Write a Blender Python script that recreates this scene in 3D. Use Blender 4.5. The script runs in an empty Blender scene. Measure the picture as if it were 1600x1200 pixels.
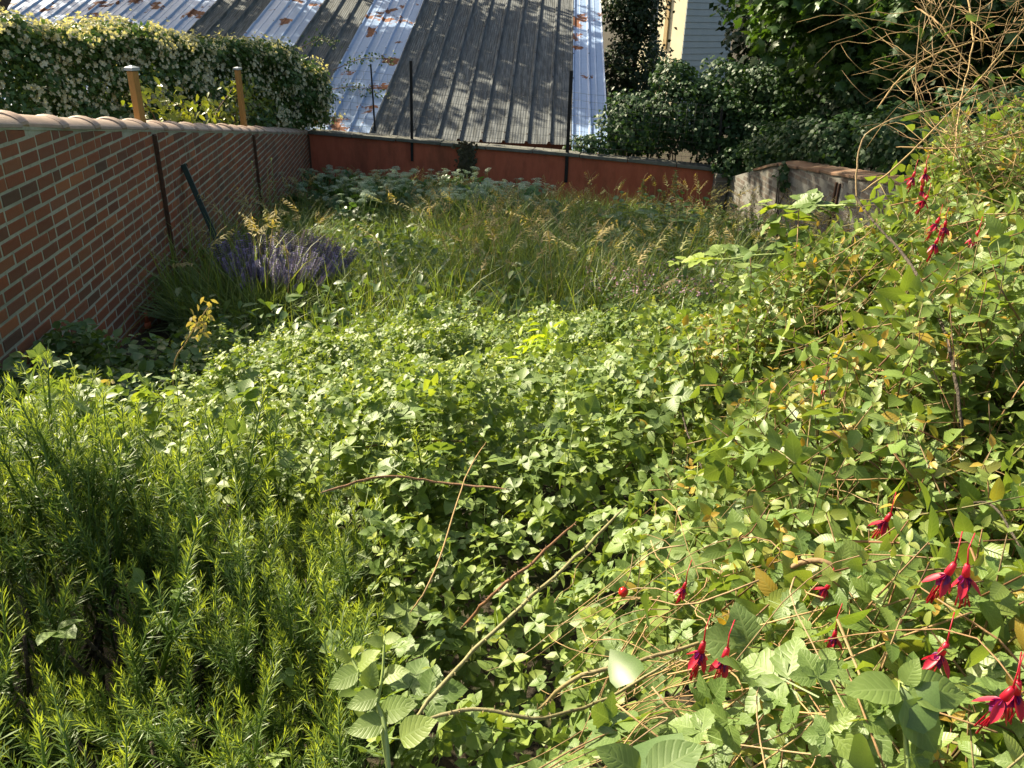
import bpy, math, random
import numpy as np
from mathutils import Matrix, Vector

rng = np.random.default_rng(7)
random.seed(7)
R = math.radians
scn = bpy.context.scene
COL = scn.collection

# ------------------------------------------------------------------ camera
FPX, PITCH, ROLL = 1250.0, R(25.4), R(1.6)
cam_d = bpy.data.cameras.new('camera')
cam = bpy.data.objects.new('camera', cam_d)
COL.objects.link(cam)
cam_d.sensor_width = 36.0
cam_d.lens = 36.0 * FPX / 1600.0
cam_d.clip_start = 0.02
cam_d.clip_end = 2000.0
cam.matrix_world = Matrix.Rotation(R(90) - PITCH, 4, 'X') @ Matrix.Rotation(ROLL, 4, 'Z')
scn.camera = cam
scn.render.resolution_x, scn.render.resolution_y = 1024, 768

# ------------------------------------------------------------------ light
SUN_EL = R(37)
SUN_H = np.array([-0.80, 0.60]); SUN_H /= np.linalg.norm(SUN_H)
SUN = np.array([SUN_H[0]*math.cos(SUN_EL), SUN_H[1]*math.cos(SUN_EL), math.sin(SUN_EL)])
w = bpy.data.worlds.new('World'); scn.world = w; w.use_nodes = True
nt = w.node_tree
sky = nt.nodes.new('ShaderNodeTexSky'); sky.sky_type = 'NISHITA'; sky.sun_disc = False
sky.sun_elevation = SUN_EL
sky.sun_rotation = math.atan2(SUN_H[0], SUN_H[1])
sky.air_density = 1.0; sky.dust_density = 3.0; sky.ozone_density = 0.6
wb = nt.nodes.new('ShaderNodeMix'); wb.data_type = 'RGBA'; wb.blend_type = 'MULTIPLY'; wb.inputs[0].default_value = 1.0
wb.inputs[7].default_value = (1.06, 1.0, 0.88, 1)          # hazy warm afternoon air over the whole sky
nt.links.new(sky.outputs[0], wb.inputs[6]); nt.links.new(wb.outputs[2], nt.nodes['Background'].inputs[0])
nt.nodes['Background'].inputs[1].default_value = 0.085
sl = bpy.data.lights.new('sun', 'SUN'); sl.energy = 5.0; sl.angle = R(0.53); sl.color = (1.0, 0.89, 0.66)
so = bpy.data.objects.new('sun', sl); COL.objects.link(so)
so.location = (-20, 10, 20)
so.rotation_euler = Vector(SUN).to_track_quat('Z', 'Y').to_euler()
vs = scn.view_settings
vs.view_transform = 'Standard'; vs.look = 'None'; vs.gamma = 1.0; vs.use_curve_mapping = False
vs.exposure = 1.38
scn.render.engine = 'CYCLES'
scn.cycles.max_bounces = 6
scn.cycles.transmission_bounces = 4

# ------------------------------------------------------------------ pixel -> ray, used only to find where things stand
cp, sp, cr, sr = math.cos(PITCH), math.sin(PITCH), math.cos(ROLL), math.sin(ROLL)
_r = np.array([1, 0, 0.]); _f = np.array([0, cp, -sp]); _u = np.array([0, sp, cp])
_rr = _r*cr + _u*sr; _uu = -_r*sr + _u*cr
def ray(px, py): return _rr*(px-800)/FPX + _uu*(600-py)/FPX + _f
def at(px, py, t): return ray(px, py)*t
def gz(x, y):
    y = np.asarray(y, float)
    return np.where(y < 17, -1.55 - 0.147*y, -1.55 - 0.147*17) + 0*np.asarray(x, float)
def on_ground(px, py, h=0.0):
    d = ray(px, py); t = (-1.55+h)/(d[2]+0.147*d[1]); return d*t
def on_plane(px, py, p0, dr):
    n = np.array([dr[1], -dr[0], 0.]); d = ray(px, py); return d*((np.array(p0)@n)/(d@n))

# ------------------------------------------------------------------ mesh helpers
def nrm(a): return a/np.maximum(np.linalg.norm(a, axis=-1, keepdims=True), 1e-9)

def mk_mesh(name, V, T, var=None, tip=None, luv=None, smooth=True):
    V = np.ascontiguousarray(V, np.float32); T = np.ascontiguousarray(T, np.int32)
    me = bpy.data.meshes.new(name)
    k = T.shape[1]
    me.vertices.add(len(V)); me.loops.add(T.size); me.polygons.add(len(T))
    me.vertices.foreach_set('co', V.ravel())
    me.loops.foreach_set('vertex_index', T.ravel())
    me.polygons.foreach_set('loop_start', np.arange(0, T.size, k, dtype=np.int32))
    me.polygons.foreach_set('use_smooth', np.full(len(T), smooth))
    me.update(calc_edges=True)
    if var is not None:
        a = me.attributes.new('var', 'FLOAT', 'POINT'); a.data.foreach_set('value', np.ascontiguousarray(var, np.float32))
    if tip is not None:
        a = me.attributes.new('tip', 'FLOAT', 'POINT'); a.data.foreach_set('value', np.ascontiguousarray(tip, np.float32))
    if luv is not None:
        a = me.attributes.new('luv', 'FLOAT_VECTOR', 'POINT')
        l3 = np.zeros((len(V), 3), np.float32); l3[:, :2] = luv
        a.data.foreach_set('vector', l3.ravel())
    return me

def link(name, me, mat=None, parent=None, kind=None):
    o = bpy.data.objects.new(name, me); COL.objects.link(o)
    if mat is not None and me is not None and not me.materials: me.materials.append(mat)
    if parent is not None:
        o.parent = parent
        o.matrix_parent_inverse = Matrix.Translation(-Vector(parent.location))
    if kind: o['kind'] = kind
    return o

def thing(name, label, cat, loc, group=None):
    o = bpy.data.objects.new(name, None); COL.objects.link(o)
    o.empty_display_size = 0.1
    o.location = tuple(float(v) for v in loc); o['label'] = label; o['category'] = cat
    if group: o['group'] = group
    return o

def tag(o, label, cat, group=None):
    o['label'] = label; o['category'] = cat
    if group: o['group'] = group
    return o

class Tpl:
    """small template mesh: verts, tris, leaf uv, tip weight"""
    def __init__(s, V, T, luv=None, tip=None):
        s.V = np.asarray(V, float); s.T = np.asarray(T, int)
        s.luv = np.zeros((len(s.V), 2)) if luv is None else np.asarray(luv, float)
        s.tip = np.zeros(len(s.V)) if tip is None else np.asarray(tip, float)
        s.me = None
    def mesh(s, name, mat):
        if s.me is None:
            s.me = mk_mesh(name, s.V, s.T, np.zeros(len(s.V)), s.tip, s.luv); s.me.materials.append(mat)
        return s.me
    def xf(s, M=np.eye(3), P=(0, 0, 0), tip=None):
        return Tpl(s.V@np.asarray(M).T+np.asarray(P), s.T, s.luv, s.tip if tip is None else np.full(len(s.V), tip))

def join(ts):
    V, T, L, K, n = [], [], [], [], 0
    for t in ts:
        V.append(t.V); T.append(t.T+n); L.append(t.luv); K.append(t.tip); n += len(t.V)
    return Tpl(np.concatenate(V), np.concatenate(T), np.concatenate(L), np.concatenate(K))

def scatter(tpl, M, P, var=None, tip=None):
    N = len(P); nv = len(tpl.V)
    V = np.einsum('nij,vj->nvi', M, tpl.V) + P[:, None, :]
    T = tpl.T[None] + (np.arange(N)*nv)[:, None, None]
    if var is None: var = rng.random(N)
    v = np.repeat(var, nv)
    tp = np.tile(tpl.tip, N)
    if tip is not None: tp = np.clip(tp + np.repeat(tip, nv), 0, 1)
    return Tpl2(V.reshape(-1, 3), T.reshape(-1, 3), np.tile(tpl.luv, (N, 1)), tp, v)

class Tpl2:
    def __init__(s, V, T, luv, tip, var): s.V, s.T, s.luv, s.tip, s.var = V, T, luv, tip, var
def merge2(lst):
    n = 0; V, T, L, K, A = [], [], [], [], []
    for t in lst:
        V.append(t.V); T.append(t.T+n); L.append(t.luv); K.append(t.tip); A.append(t.var); n += len(t.V)
    return Tpl2(*[np.concatenate(q) for q in (V, T, L, K, A)])
def link2(name, lst, mat, parent=None, kind=None):
    t = merge2(lst) if isinstance(lst, list) else lst
    return link(name, mk_mesh(name, t.V, t.T, t.var, t.tip, t.luv), mat, parent, kind)

def frames(D, N, s=1.0):
    """rotation with local +Y along D and local +Z near N"""
    D = nrm(D); X = nrm(np.cross(D, N)); Z = np.cross(X, D)
    M = np.stack([X, D, Z], axis=-1)
    return M*np.asarray(s, float).reshape(-1, 1, 1)

def place(name, tpl, M, P, mat, parent):
    """single pieces that share one mesh"""
    me = tpl.mesh(name, mat); L = parent.location
    for i in range(len(P)):
        o = bpy.data.objects.new(name, me); COL.objects.link(o); o.parent = parent
        m = Matrix.Identity(4)
        for a in range(3):
            for b in range(3): m[a][b] = float(M[i][a][b])
            m[a][3] = float(P[i][a]) - L[a]
        o.matrix_local = m

def tube(pts, rad, sides=5, var=0.5, tip=0.0):
    pts = np.asarray(pts, float); n = len(pts)
    rad = np.broadcast_to(np.asarray(rad, float), (n,))
    tg = np.gradient(pts, axis=0); tg = nrm(tg)
    ref = np.array([0.3, 0.2, 1.0]) if abs(tg[0] @ nrm(np.array([0.3, .2, 1.]))) < .9 else np.array([1., 0, 0])
    X = nrm(np.cross(tg, ref)); Y = np.cross(tg, X)
    a = np.arange(sides)/sides*2*math.pi
    V = pts[:, None, :] + rad[:, None, None]*(np.cos(a)[None, :, None]*X[:, None, :]+np.sin(a)[None, :, None]*Y[:, None, :])
    T = []
    for i in range(n-1):
        for j in range(sides):
            k = (j+1) % sides
            p, q, r_, s_ = i*sides+j, i*sides+k, (i+1)*sides+k, (i+1)*sides+j
            T += [(p, q, r_), (p, r_, s_)]
    for j in range(1, sides-1):
        T += [(0, j+1, j), ((n-1)*sides, (n-1)*sides+j, (n-1)*sides+j+1)]
    V = V.reshape(-1, 3)
    return Tpl2(V, np.array(T), np.zeros((len(V), 2)), np.full(len(V), tip), np.full(len(V), var))

def smooth_path(pts, n=14):
    """Catmull-Rom through the points"""
    P = np.asarray(pts, float); P = np.vstack([2*P[0]-P[1], P, 2*P[-1]-P[-2]])
    out = []; m = len(P)-3
    for k in range(n+1):
        u = k/n*m; i = min(int(u), m-1); t = u-i
        a, b, c, d = P[i:i+4]
        out.append(.5*((2*b)+(-a+c)*t+(2*a-5*b+4*c-d)*t*t+(-a+3*b-3*c+d)*t**3))
    return np.array(out)

def box(c, h, ax=None):
    """verts and quads of a box: centre, half sizes, axes rows"""
    ax = np.eye(3) if ax is None else np.asarray(ax, float)
    s = np.array([(-1,-1,-1),(1,-1,-1),(1,1,-1),(-1,1,-1),(-1,-1,1),(1,-1,1),(1,1,1),(-1,1,1)], float)
    V = (s*np.asarray(h))@ax + np.asarray(c)
    Q = np.array([(0,3,2,1),(4,5,6,7),(0,1,5,4),(1,2,6,5),(2,3,7,6),(3,0,4,7)])
    return V, Q
def boxes(name, lst, mat, parent=None, bevel=0, kind=None):
    V, Q, n = [], [], 0
    for b in lst:
        v, q = box(*b); V.append(v); Q.append(q+n); n += 8
    o = link(name, mk_mesh(name, np.concatenate(V), np.concatenate(Q), smooth=False), mat, parent, kind)
    if bevel:
        m = o.modifiers.new('bevel', 'BEVEL'); m.width = bevel; m.segments = 2
    return o

# smooth random fields
class Noise:
    def __init__(s, seed, n=9, scale=1.0):
        g = np.random.default_rng(seed); a = g.random(n)*6.283
        f = scale*(0.6+1.6*g.random(n)); s.kx, s.ky, s.ph = f*np.cos(a), f*np.sin(a), g.random(n)*6.283; s.n = n
    def __call__(s, x, y):
        x = np.asarray(x)[..., None]; y = np.asarray(y)[..., None]
        return np.sin(s.kx*x+s.ky*y+s.ph).sum(-1)/math.sqrt(s.n*.5)

# ------------------------------------------------------------------ materials
def nodes(name):
    m = bpy.data.materials.new(name); m.use_nodes = True
    t = m.node_tree; t.nodes.clear()
    out = t.nodes.new('ShaderNodeOutputMaterial')
    return m, t, out
def N(t, typ, **k):
    n = t.nodes.new(typ)
    for a, b in k.items():
        if a.startswith('i_'):
            key = a[2:]; n.inputs[int(key) if key.isdigit() else key.replace('_', ' ')].default_value = b
        else: setattr(n, a, b)
    return n
def ramp(t, src, stops):
    r = t.nodes.new('ShaderNodeValToRGB'); e = r.color_ramp.elements
    while len(e) < len(stops): e.new(0.5)
    for k, (p, c) in enumerate(stops): e[k].position = p; e[k].color = (*c, 1)
    t.links.new(src, r.inputs[0]); return r.outputs[0]
def mth(t, op, a, b=None):
    n = t.nodes.new('ShaderNodeMath'); n.operation = op
    for k, v in enumerate((a, b)):
        if v is None: continue
        if hasattr(v, 'type') and hasattr(v, 'is_linked'): t.links.new(v, n.inputs[k])
        else: n.inputs[k].default_value = v
    return n.outputs[0]
def mixc(t, fac, a, b, bt='MIX'):
    n = t.nodes.new('ShaderNodeMix'); n.data_type = 'RGBA'; n.blend_type = bt
    for s, v in ((n.inputs[0], fac), (n.inputs[6], a), (n.inputs[7], b)):
        if hasattr(v, 'is_linked'): t.links.new(v, s)
        else: s.default_value = (*v, 1) if isinstance(v, tuple) else v
    return n.outputs[2]
def var_src(t):
    a = N(t, 'ShaderNodeAttribute', attribute_name='var'); oi = N(t, 'ShaderNodeObjectInfo')
    return mth(t, 'FRACT', mth(t, 'ADD', a.outputs['Fac'], oi.outputs['Random']))

def leaf_mat(name, cols, tip=(.3, .4, .05), rough=.42, trans=.3, tcol=1.7, vein=0.0, spec=.5, spots=0.0):
    m, t, out = nodes(name)
    v = var_src(t)
    n = len(cols)
    c = ramp(t, v, [(k/(n-1) if n > 1 else 0, cc) for k, cc in enumerate(cols)])
    ta = N(t, 'ShaderNodeAttribute', attribute_name='tip')
    c = mixc(t, ta.outputs['Fac'], c, tip)
    tc = N(t, 'ShaderNodeTexCoord'); nz = N(t, 'ShaderNodeTexNoise', i_Scale=40.0, i_Detail=3.0)
    t.links.new(tc.outputs['Object'], nz.inputs['Vector'])
    f = mth(t, 'ADD', mth(t, 'MULTIPLY', nz.outputs['Fac'], .7), .65)
    c = mixc(t, 1.0, c, f, 'MULTIPLY')
    if spots:
        n2 = N(t, 'ShaderNodeTexNoise', i_Scale=9.0, i_Detail=2.0); t.links.new(tc.outputs['Object'], n2.inputs['Vector'])
        sf = mth(t, 'MULTIPLY', mth(t, 'GREATER_THAN', n2.outputs['Fac'], .66), spots)
        c = mixc(t, sf, c, (.30, .22, .04))
    bs = N(t, 'ShaderNodeBsdfPrincipled', i_Roughness=rough)
    bs.inputs['Specular IOR Level'].default_value = spec
    if vein:
        la = N(t, 'ShaderNodeAttribute', attribute_name='luv')
        sx = N(t, 'ShaderNodeSeparateXYZ'); t.links.new(la.outputs['Vector'], sx.inputs[0])
        au = mth(t, 'ABSOLUTE', sx.outputs[0])
        ph = mth(t, 'MULTIPLY', mth(t, 'SUBTRACT', sx.outputs[1], mth(t, 'MULTIPLY', au, .28)), 50.0)
        wv = mth(t, 'ADD', mth(t, 'MULTIPLY', mth(t, 'SINE', ph), .5), .5)
        lat = mth(t, 'POWER', wv, 5.0)
        mid = mth(t, 'LESS_THAN', au, .06)
        vv = mth(t, 'MAXIMUM', mth(t, 'MULTIPLY', lat, .5), mid)
        c = mixc(t, mth(t, 'MULTIPLY', vv, vein), c, (.32, .42, .16))
        bp = N(t, 'ShaderNodeBump', i_Strength=.22, i_Distance=.002); t.links.new(mth(t, 'SUBTRACT', 1.0, vv), bp.inputs['Height'])
        t.links.new(bp.outputs[0], bs.inputs['Normal'])
    t.links.new(c, bs.inputs['Base Color'])
    tr = N(t, 'ShaderNodeBsdfTranslucent')
    t.links.new(mixc(t, 1.0, c, (1.08*tcol, 1.0*tcol, .35*tcol), 'MULTIPLY'), tr.inputs[0])
    mx = N(t, 'ShaderNodeMixShader', i_0=trans)
    t.links.new(bs.outputs[0], mx.inputs[1]); t.links.new(tr.outputs[0], mx.inputs[2])
    t.links.new(mx.outputs[0], out.inputs[0])
    return m

def surf_mat(name, cols, scale=6.0, rough=.85, bump=.3, bdist=.004, detail=6.0, use_var=False, dirt=None, dirt_scale=2.0, dirt_amt=.5, dirt_lo=.45, spec=.3, metal=0.0, stretch=None):
    m, t, out = nodes(name)
    tc = N(t, 'ShaderNodeTexCoord')
    vec = tc.outputs['Object']
    if stretch:
        mp = N(t, 'ShaderNodeMapping'); mp.inputs['Scale'].default_value = stretch
        t.links.new(vec, mp.inputs[0]); vec = mp.outputs[0]
    nz = N(t, 'ShaderNodeTexNoise', i_Scale=scale, i_Detail=detail, i_Roughness=.62); t.links.new(vec, nz.inputs['Vector'])
    if use_var:
        c = ramp(t, var_src(t), [(k/(len(cols)-1), cc) for k, cc in enumerate(cols)])
        f = mth(t, 'ADD', mth(t, 'MULTIPLY', nz.outputs['Fac'], .9), .55)
        c = mixc(t, 1.0, c, f, 'MULTIPLY')
    else:
        lo, hi = .32, .68
        c = ramp(t, nz.outputs['Fac'], [(lo+(hi-lo)*k/(len(cols)-1), cc) for k, cc in enumerate(cols)])
    if dirt:
        n2 = N(t, 'ShaderNodeTexNoise', i_Scale=dirt_scale, i_Detail=7.0, i_Roughness=.7); t.links.new(vec, n2.inputs['Vector'])
        df = N(t, 'ShaderNodeMapRange', i_1=dirt_lo, i_2=dirt_lo+.2); t.links.new(n2.outputs['Fac'], df.inputs[0])
        c = mixc(t, mth(t, 'MULTIPLY', df.outputs[0], dirt_amt), c, dirt)
    bs = N(t, 'ShaderNodeBsdfPrincipled', i_Roughness=rough, i_Metallic=metal)
    bs.inputs['Specular IOR Level'].default_value = spec
    t.links.new(c, bs.inputs['Base Color'])
    if bump:
        nb = N(t, 'ShaderNodeTexNoise', i_Scale=scale*6, i_Detail=5.0); t.links.new(tc.outputs['Object'], nb.inputs['Vector'])
        b = N(t, 'ShaderNodeBump', i_Strength=bump, i_Distance=bdist)
        t.links.new(mth(t, 'ADD', nz.outputs['Fac'], nb.outputs['Fac']), b.inputs['Height']); t.links.new(b.outputs[0], bs.inputs['Normal'])
    t.links.new(bs.outputs[0], out.inputs[0])
    return m

M = {}
M['soil'] = surf_mat('soil', [(.02, .015, .01), (.05, .038, .022), (.035, .045, .015)], scale=9, bump=.8, bdist=.02)
M['brick'] = surf_mat('brick', [(.15, .055, .030), (.23, .072, .034), (.27, .090, .040), (.20, .070, .040), (.25, .095, .045), (.28, .082, .036), (.11, .060, .038), (.24, .075, .036), (.33, .12, .05), (.19, .075, .045)], scale=14, use_var=True, bump=.5, bdist=.003, dirt=(.10, .075, .05), dirt_scale=2.2, dirt_amt=.55)
M['mortar'] = surf_mat('mortar', [(.28, .285, .215), (.40, .395, .31), (.34, .34, .265)], scale=18, bump=.6, bdist=.004, dirt=(.16, .18, .12), dirt_scale=2.2, dirt_amt=.5)
M['tile'] = surf_mat('coping_tile', [(.36, .25, .19), (.42, .30, .24), (.33, .25, .20)], scale=8, use_var=True, rough=.55, bump=.25, dirt=(.20, .17, .13), dirt_scale=5.0, dirt_amt=.6, spec=.4)
M['rust_steel'] = surf_mat('rusty_steel', [(.05, .03, .022), (.10, .05, .03), (.07, .045, .035)], scale=20, rough=.8)
M['red'] = surf_mat('red_render', [(.42, .105, .058), (.52, .14, .078), (.47, .12, .066)], scale=3.0, rough=.85, bump=.35, bdist=.006, dirt=(.20, .07, .04), dirt_scale=1.3, dirt_amt=.75, dirt_lo=.47, stretch=(1.6, 1.6, .5))
M['concrete'] = surf_mat('coping_concrete', [(.12, .12, .105), (.19, .185, .165), (.15, .15, .13)], scale=7, dirt=(.10, .11, .08), dirt_scale=3, dirt_amt=.6)
M['old_brick'] = surf_mat('old_brick', [(.125, .108, .092), (.165, .13, .105), (.11, .10, .088), (.145, .12, .105), (.155, .14, .12)], scale=12, use_var=True, bump=.6, bdist=.005, dirt=(.19, .185, .165), dirt_scale=3.0, dirt_amt=.6, dirt_lo=.48)
M['old_mortar'] = surf_mat('old_mortar', [(.155, .152, .135), (.225, .22, .20), (.185, .182, .163)], scale=9, bump=.7, bdist=.008, dirt=(.19, .17, .13), dirt_scale=1.6, dirt_amt=.6)
M['clay_slab'] = surf_mat('clay_slab', [(.21, .12, .075), (.26, .155, .10), (.19, .125, .085)], scale=9, use_var=True, bump=.5, dirt=(.20, .19, .14), dirt_scale=4, dirt_amt=.55)
M['black_steel'] = surf_mat('black_steel', [(.012, .011, .012), (.025, .022, .022)], scale=30, rough=.6, bump=.1)
M['wire'] = surf_mat('fence_wire', [(.05, .055, .06), (.09, .09, .09)], scale=30, rough=.5, bump=0, metal=.4)
M['fibre'] = surf_mat('fibre_cement', [(.080, .087, .094), (.13, .14, .148), (.195, .205, .21)], scale=3.2, rough=.9, bump=.35, bdist=.006, dirt=(.06, .062, .056), dirt_scale=2.4, dirt_amt=.7, dirt_lo=.46, stretch=(6, .55, .55))
M['wood'] = surf_mat('post_wood', [(.30, .15, .04), (.40, .21, .06), (.34, .17, .05)], scale=12, rough=.6, bump=.3, stretch=(6, 6, .6))
M['zinc'] = surf_mat('zinc_cap', [(.42, .46, .50), (.55, .58, .62)], scale=20, rough=.4, bump=.1, metal=.5)
M['green_paint'] = surf_mat('green_paint', [(.012, .028, .022), (.02, .04, .03)], scale=25, rough=.45, bump=.1, dirt=(.09, .06, .04), dirt_scale=14, dirt_amt=.6, dirt_lo=.55)
M['terracotta'] = surf_mat('terracotta', [(.50, .12, .05), (.62, .16, .07)], scale=20, rough=.7, bump=.2)
M['cream'] = surf_mat('cream_render', [(.62, .56, .40), (.70, .64, .47)], scale=1.5, rough=.9, bump=.2, dirt=(.42, .38, .27), dirt_scale=.8, dirt_amt=.4)
M['siding'] = surf_mat('grey_siding', [(.34, .40, .42), (.40, .45, .47)], scale=3, rough=.7, bump=.1)
M['tan_wood'] = surf_mat('tan_beam', [(.34, .25, .12), (.42, .31, .16)], scale=6, rough=.7, bump=.2)
M['bark'] = surf_mat('bark', [(.05, .04, .03), (.09, .07, .05), (.07, .06, .045)], scale=14, bump=1.0, bdist=.02)
M['pale_bark'] = surf_mat('pale_bark', [(.42, .40, .34), (.55, .53, .46), (.30, .28, .23)], scale=5, bump=.6, bdist=.01)
M['dry'] = surf_mat('dry_stem', [(.32, .21, .09), (.42, .29, .13), (.25, .15, .07), (.36, .27, .15)], scale=30, use_var=True, rough=.7, bump=.3)
M['cane'] = surf_mat('cane_bark', [(.20, .10, .05), (.28, .17, .08), (.22, .20, .09), (.16, .07, .04)], scale=30, use_var=True, rough=.6, bump=.3)
M['old_cane'] = surf_mat('old_cane', [(.20, .19, .08), (.26, .23, .10), (.18, .14, .07)], scale=30, use_var=True, rough=.6, bump=.3)
M['green_stem'] = surf_mat('green_stem', [(.22, .30, .09), (.26, .33, .10), (.18, .25, .08)], scale=30, use_var=True, rough=.5, bump=.1)

def metal_mat():
    m, t, out = nodes('painted_sheet')
    tc = N(t, 'ShaderNodeTexCoord')
    a = N(t, 'ShaderNodeTexNoise', i_Scale=1.25, i_Detail=6.0, i_Roughness=.6); t.links.new(tc.outputs['Object'], a.inputs['Vector'])
    b = N(t, 'ShaderNodeTexNoise', i_Scale=9.0, i_Detail=4.0); t.links.new(tc.outputs['Object'], b.inputs['Vector'])
    base = ramp(t, b.outputs['Fac'], [(.3, (.28, .40, .64)), (.7, (.34, .47, .72))])
    s = N(t, 'ShaderNodeTexNoise', i_Scale=2.5, i_Detail=5.0)
    mp = N(t, 'ShaderNodeMapping'); mp.inputs['Scale'].default_value = (5, .4, .4); t.links.new(tc.outputs['Object'], mp.inputs[0]); t.links.new(mp.outputs[0], s.inputs['Vector'])
    base = mixc(t, mth(t, 'MULTIPLY', s.outputs['Fac'], .35), base, (.30, .36, .46))
    r1 = N(t, 'ShaderNodeMapRange', i_1=.575, i_2=.595); t.links.new(a.outputs['Fac'], r1.inputs[0])
    rust = ramp(t, b.outputs['Fac'], [(.3, (.16, .055, .025)), (.7, (.32, .12, .05))])
    c = mixc(t, r1.outputs[0], base, rust)
    bs = N(t, 'ShaderNodeBsdfPrincipled'); t.links.new(c, bs.inputs['Base Color'])
    t.links.new(mth(t, 'ADD', mth(t, 'MULTIPLY', r1.outputs[0], .45), .38), bs.inputs['Roughness'])
    t.links.new(bs.outputs[0], out.inputs[0]); return m
M['sheet'] = metal_mat()

M['bramble'] = leaf_mat('bramble_leaf', [(.10, .165, .038), (.145, .22, .052), (.13, .20, .062), (.19, .265, .058), (.11, .18, .045)], tip=(.32, .40, .05), rough=.46, trans=.28, vein=.3, spec=.4)
M['fuchsia'] = leaf_mat('fuchsia_leaf', [(.105, .18, .038), (.145, .225, .048), (.185, .265, .055), (.125, .20, .045), (.23, .28, .055)], tip=(.42, .27, .04), rough=.42, trans=.30, vein=.2)
M['nightshade'] = leaf_mat('nightshade_leaf', [(.13, .20, .05), (.16, .24, .055), (.14, .22, .065)], tip=(.36, .42, .06), rough=.5, trans=.34, vein=.22)
M['rosemary'] = leaf_mat('rosemary_needle', [(.06, .115, .03), (.08, .15, .038), (.115, .19, .042)], tip=(.36, .45, .07), rough=.45, trans=.3)
M['lime'] = leaf_mat('lime_leaf', [(.26, .36, .03), (.32, .42, .04)], tip=(.4, .5, .05), trans=.35)
M['yellow_leaf'] = leaf_mat('yellow_green_leaf', [(.16, .20, .03), (.24, .27, .03), (.10, .15, .03)], trans=.3)
M['weed'] = leaf_mat('weed_leaf', [(.06, .12, .03), (.10, .17, .04), (.13, .20, .05), (.075, .14, .04)], tip=(.30, .38, .06), trans=.28)
M['herb'] = leaf_mat('herb_leaf', [(.14, .21, .04), (.19, .265, .055), (.235, .30, .06), (.16, .23, .045)], tip=(.36, .40, .07), trans=.30, rough=.5)
M['elder'] = leaf_mat('umbel_plant_leaf', [(.06, .13, .045), (.085, .17, .055), (.075, .15, .06)], trans=.28)
M['umbel'] = leaf_mat('umbel_flower', [(.26, .36, .25), (.36, .44, .33), (.22, .33, .20)], trans=.3, rough=.7)
M['grass'] = leaf_mat('grass_blade', [(.10, .175, .03), (.135, .22, .038), (.18, .25, .048), (.12, .20, .034), (.23, .25, .07)], tip=(.28, .32, .10), trans=.32, rough=.5)
M['hay'] = leaf_mat('grass_head', [(.30, .25, .11), (.36, .30, .14), (.24, .26, .10)], trans=.3, rough=.7)
M['lav_leaf'] = leaf_mat('lavender_leaf', [(.07, .12, .045), (.10, .15, .06), (.085, .14, .055)], trans=.2, rough=.6)
M['lav_flower'] = leaf_mat('lavender_flower', [(.20, .17, .34), (.26, .22, .40), (.17, .145, .28), (.28, .25, .40)], trans=.25, rough=.7, tcol=1.0)
M['pink_flower'] = leaf_mat('pink_flower', [(.40, .24, .32), (.46, .29, .36), (.33, .20, .25)], trans=.25, rough=.7, tcol=1.0)
M['hedge'] = leaf_mat('hedge_leaf', [(.045, .095, .026), (.075, .14, .036), (.10, .17, .042)], rough=.45, trans=.2)
M['white_flower'] = leaf_mat('white_flower', [(.55, .54, .38), (.68, .66, .50), (.50, .47, .30)], trans=.3, rough=.6, tcol=1.1)
M['ivy'] = leaf_mat('ivy_leaf', [(.02, .055, .018), (.032, .075, .024), (.05, .10, .03), (.03, .07, .028)], rough=.5, trans=.18, spec=.3)
M['maple'] = leaf_mat('maple_leaf', [(.03, .075, .018), (.05, .11, .022), (.075, .14, .028)], rough=.45, trans=.3)
M['dark_leaf'] = leaf_mat('dark_leaf', [(.015, .038, .013), (.025, .055, .018), (.035, .065, .02)], rough=.5, trans=.15)
M['withered'] = leaf_mat('withered_ivy_leaf', [(.05, .045, .02), (.07, .055, .025), (.04, .05, .02)], rough=.7, trans=.1, tcol=1.0)
M['dead_leaf'] = leaf_mat('dead_leaf', [(.30, .17, .07), (.40, .24, .10), (.24, .13, .06)], rough=.8, trans=.2, tcol=1.0)
def petal(name, cols, tcol):
    m = leaf_mat(name, cols, trans=.35, rough=.4)
    for n in m.node_tree.nodes:
        if n.type == 'MIX' and n.blend_type == 'MULTIPLY' and not n.inputs[7].is_linked: n.inputs[7].default_value = (*tcol, 1)
    return m
M['sepal'] = petal('fuchsia_sepal', [(.52, .016, .045), (.60, .03, .07), (.48, .012, .035)], (1.3, 1.0, 1.0))
M['corolla'] = petal('fuchsia_corolla', [(.16, .008, .12), (.20, .012, .15)], (1.2, 1.0, 1.2))
M['berry'] = surf_mat('red_berry', [(.55, .01, .01), (.62, .02, .015)], scale=20, rough=.2, bump=0, spec=.6)

# ------------------------------------------------------------------ leaf templates
def leaf(n=4, W=.36, a=.7, b=.9, fold=.35, curl=.18, serr=0.0, wave=0.0):
    tpk = a/(a+b); mx = (tpk**a)*((1-tpk)**b)
    V = [(0, 0, 0)]; L = [(0, 0)]; idx = []
    for i in range(1, n):
        t = i/n; wd = W*(t**a)*((1-t)**b)/mx
        wd *= 1 + (serr if i % 2 else -serr)
        z = -curl*t*t; wz = wave*math.sin(i*2.4)
        k = len(V)
        V += [(0, t, z), (-wd, t-.03, z+fold*wd+wz), (wd, t-.03, z+fold*wd-wz)]
        L += [(0, t), (-1, t), (1, t)]; idx.append(k)
    V.append((0, 1, -curl)); L.append((0, 1)); e = len(V)-1
    T = []
    k = idx[0]; T += [(0, k, k+1), (0, k+2, k)]
    for p, q in zip(idx[:-1], idx[1:]):
        T += [(p, q, q+1), (p, q+1, p+1), (p, p+2, q+2), (p, q+2, q)]
    k = idx[-1]; T += [(k, e, k+1), (k, k+2, e)]
    return Tpl(V, T, L)
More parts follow.
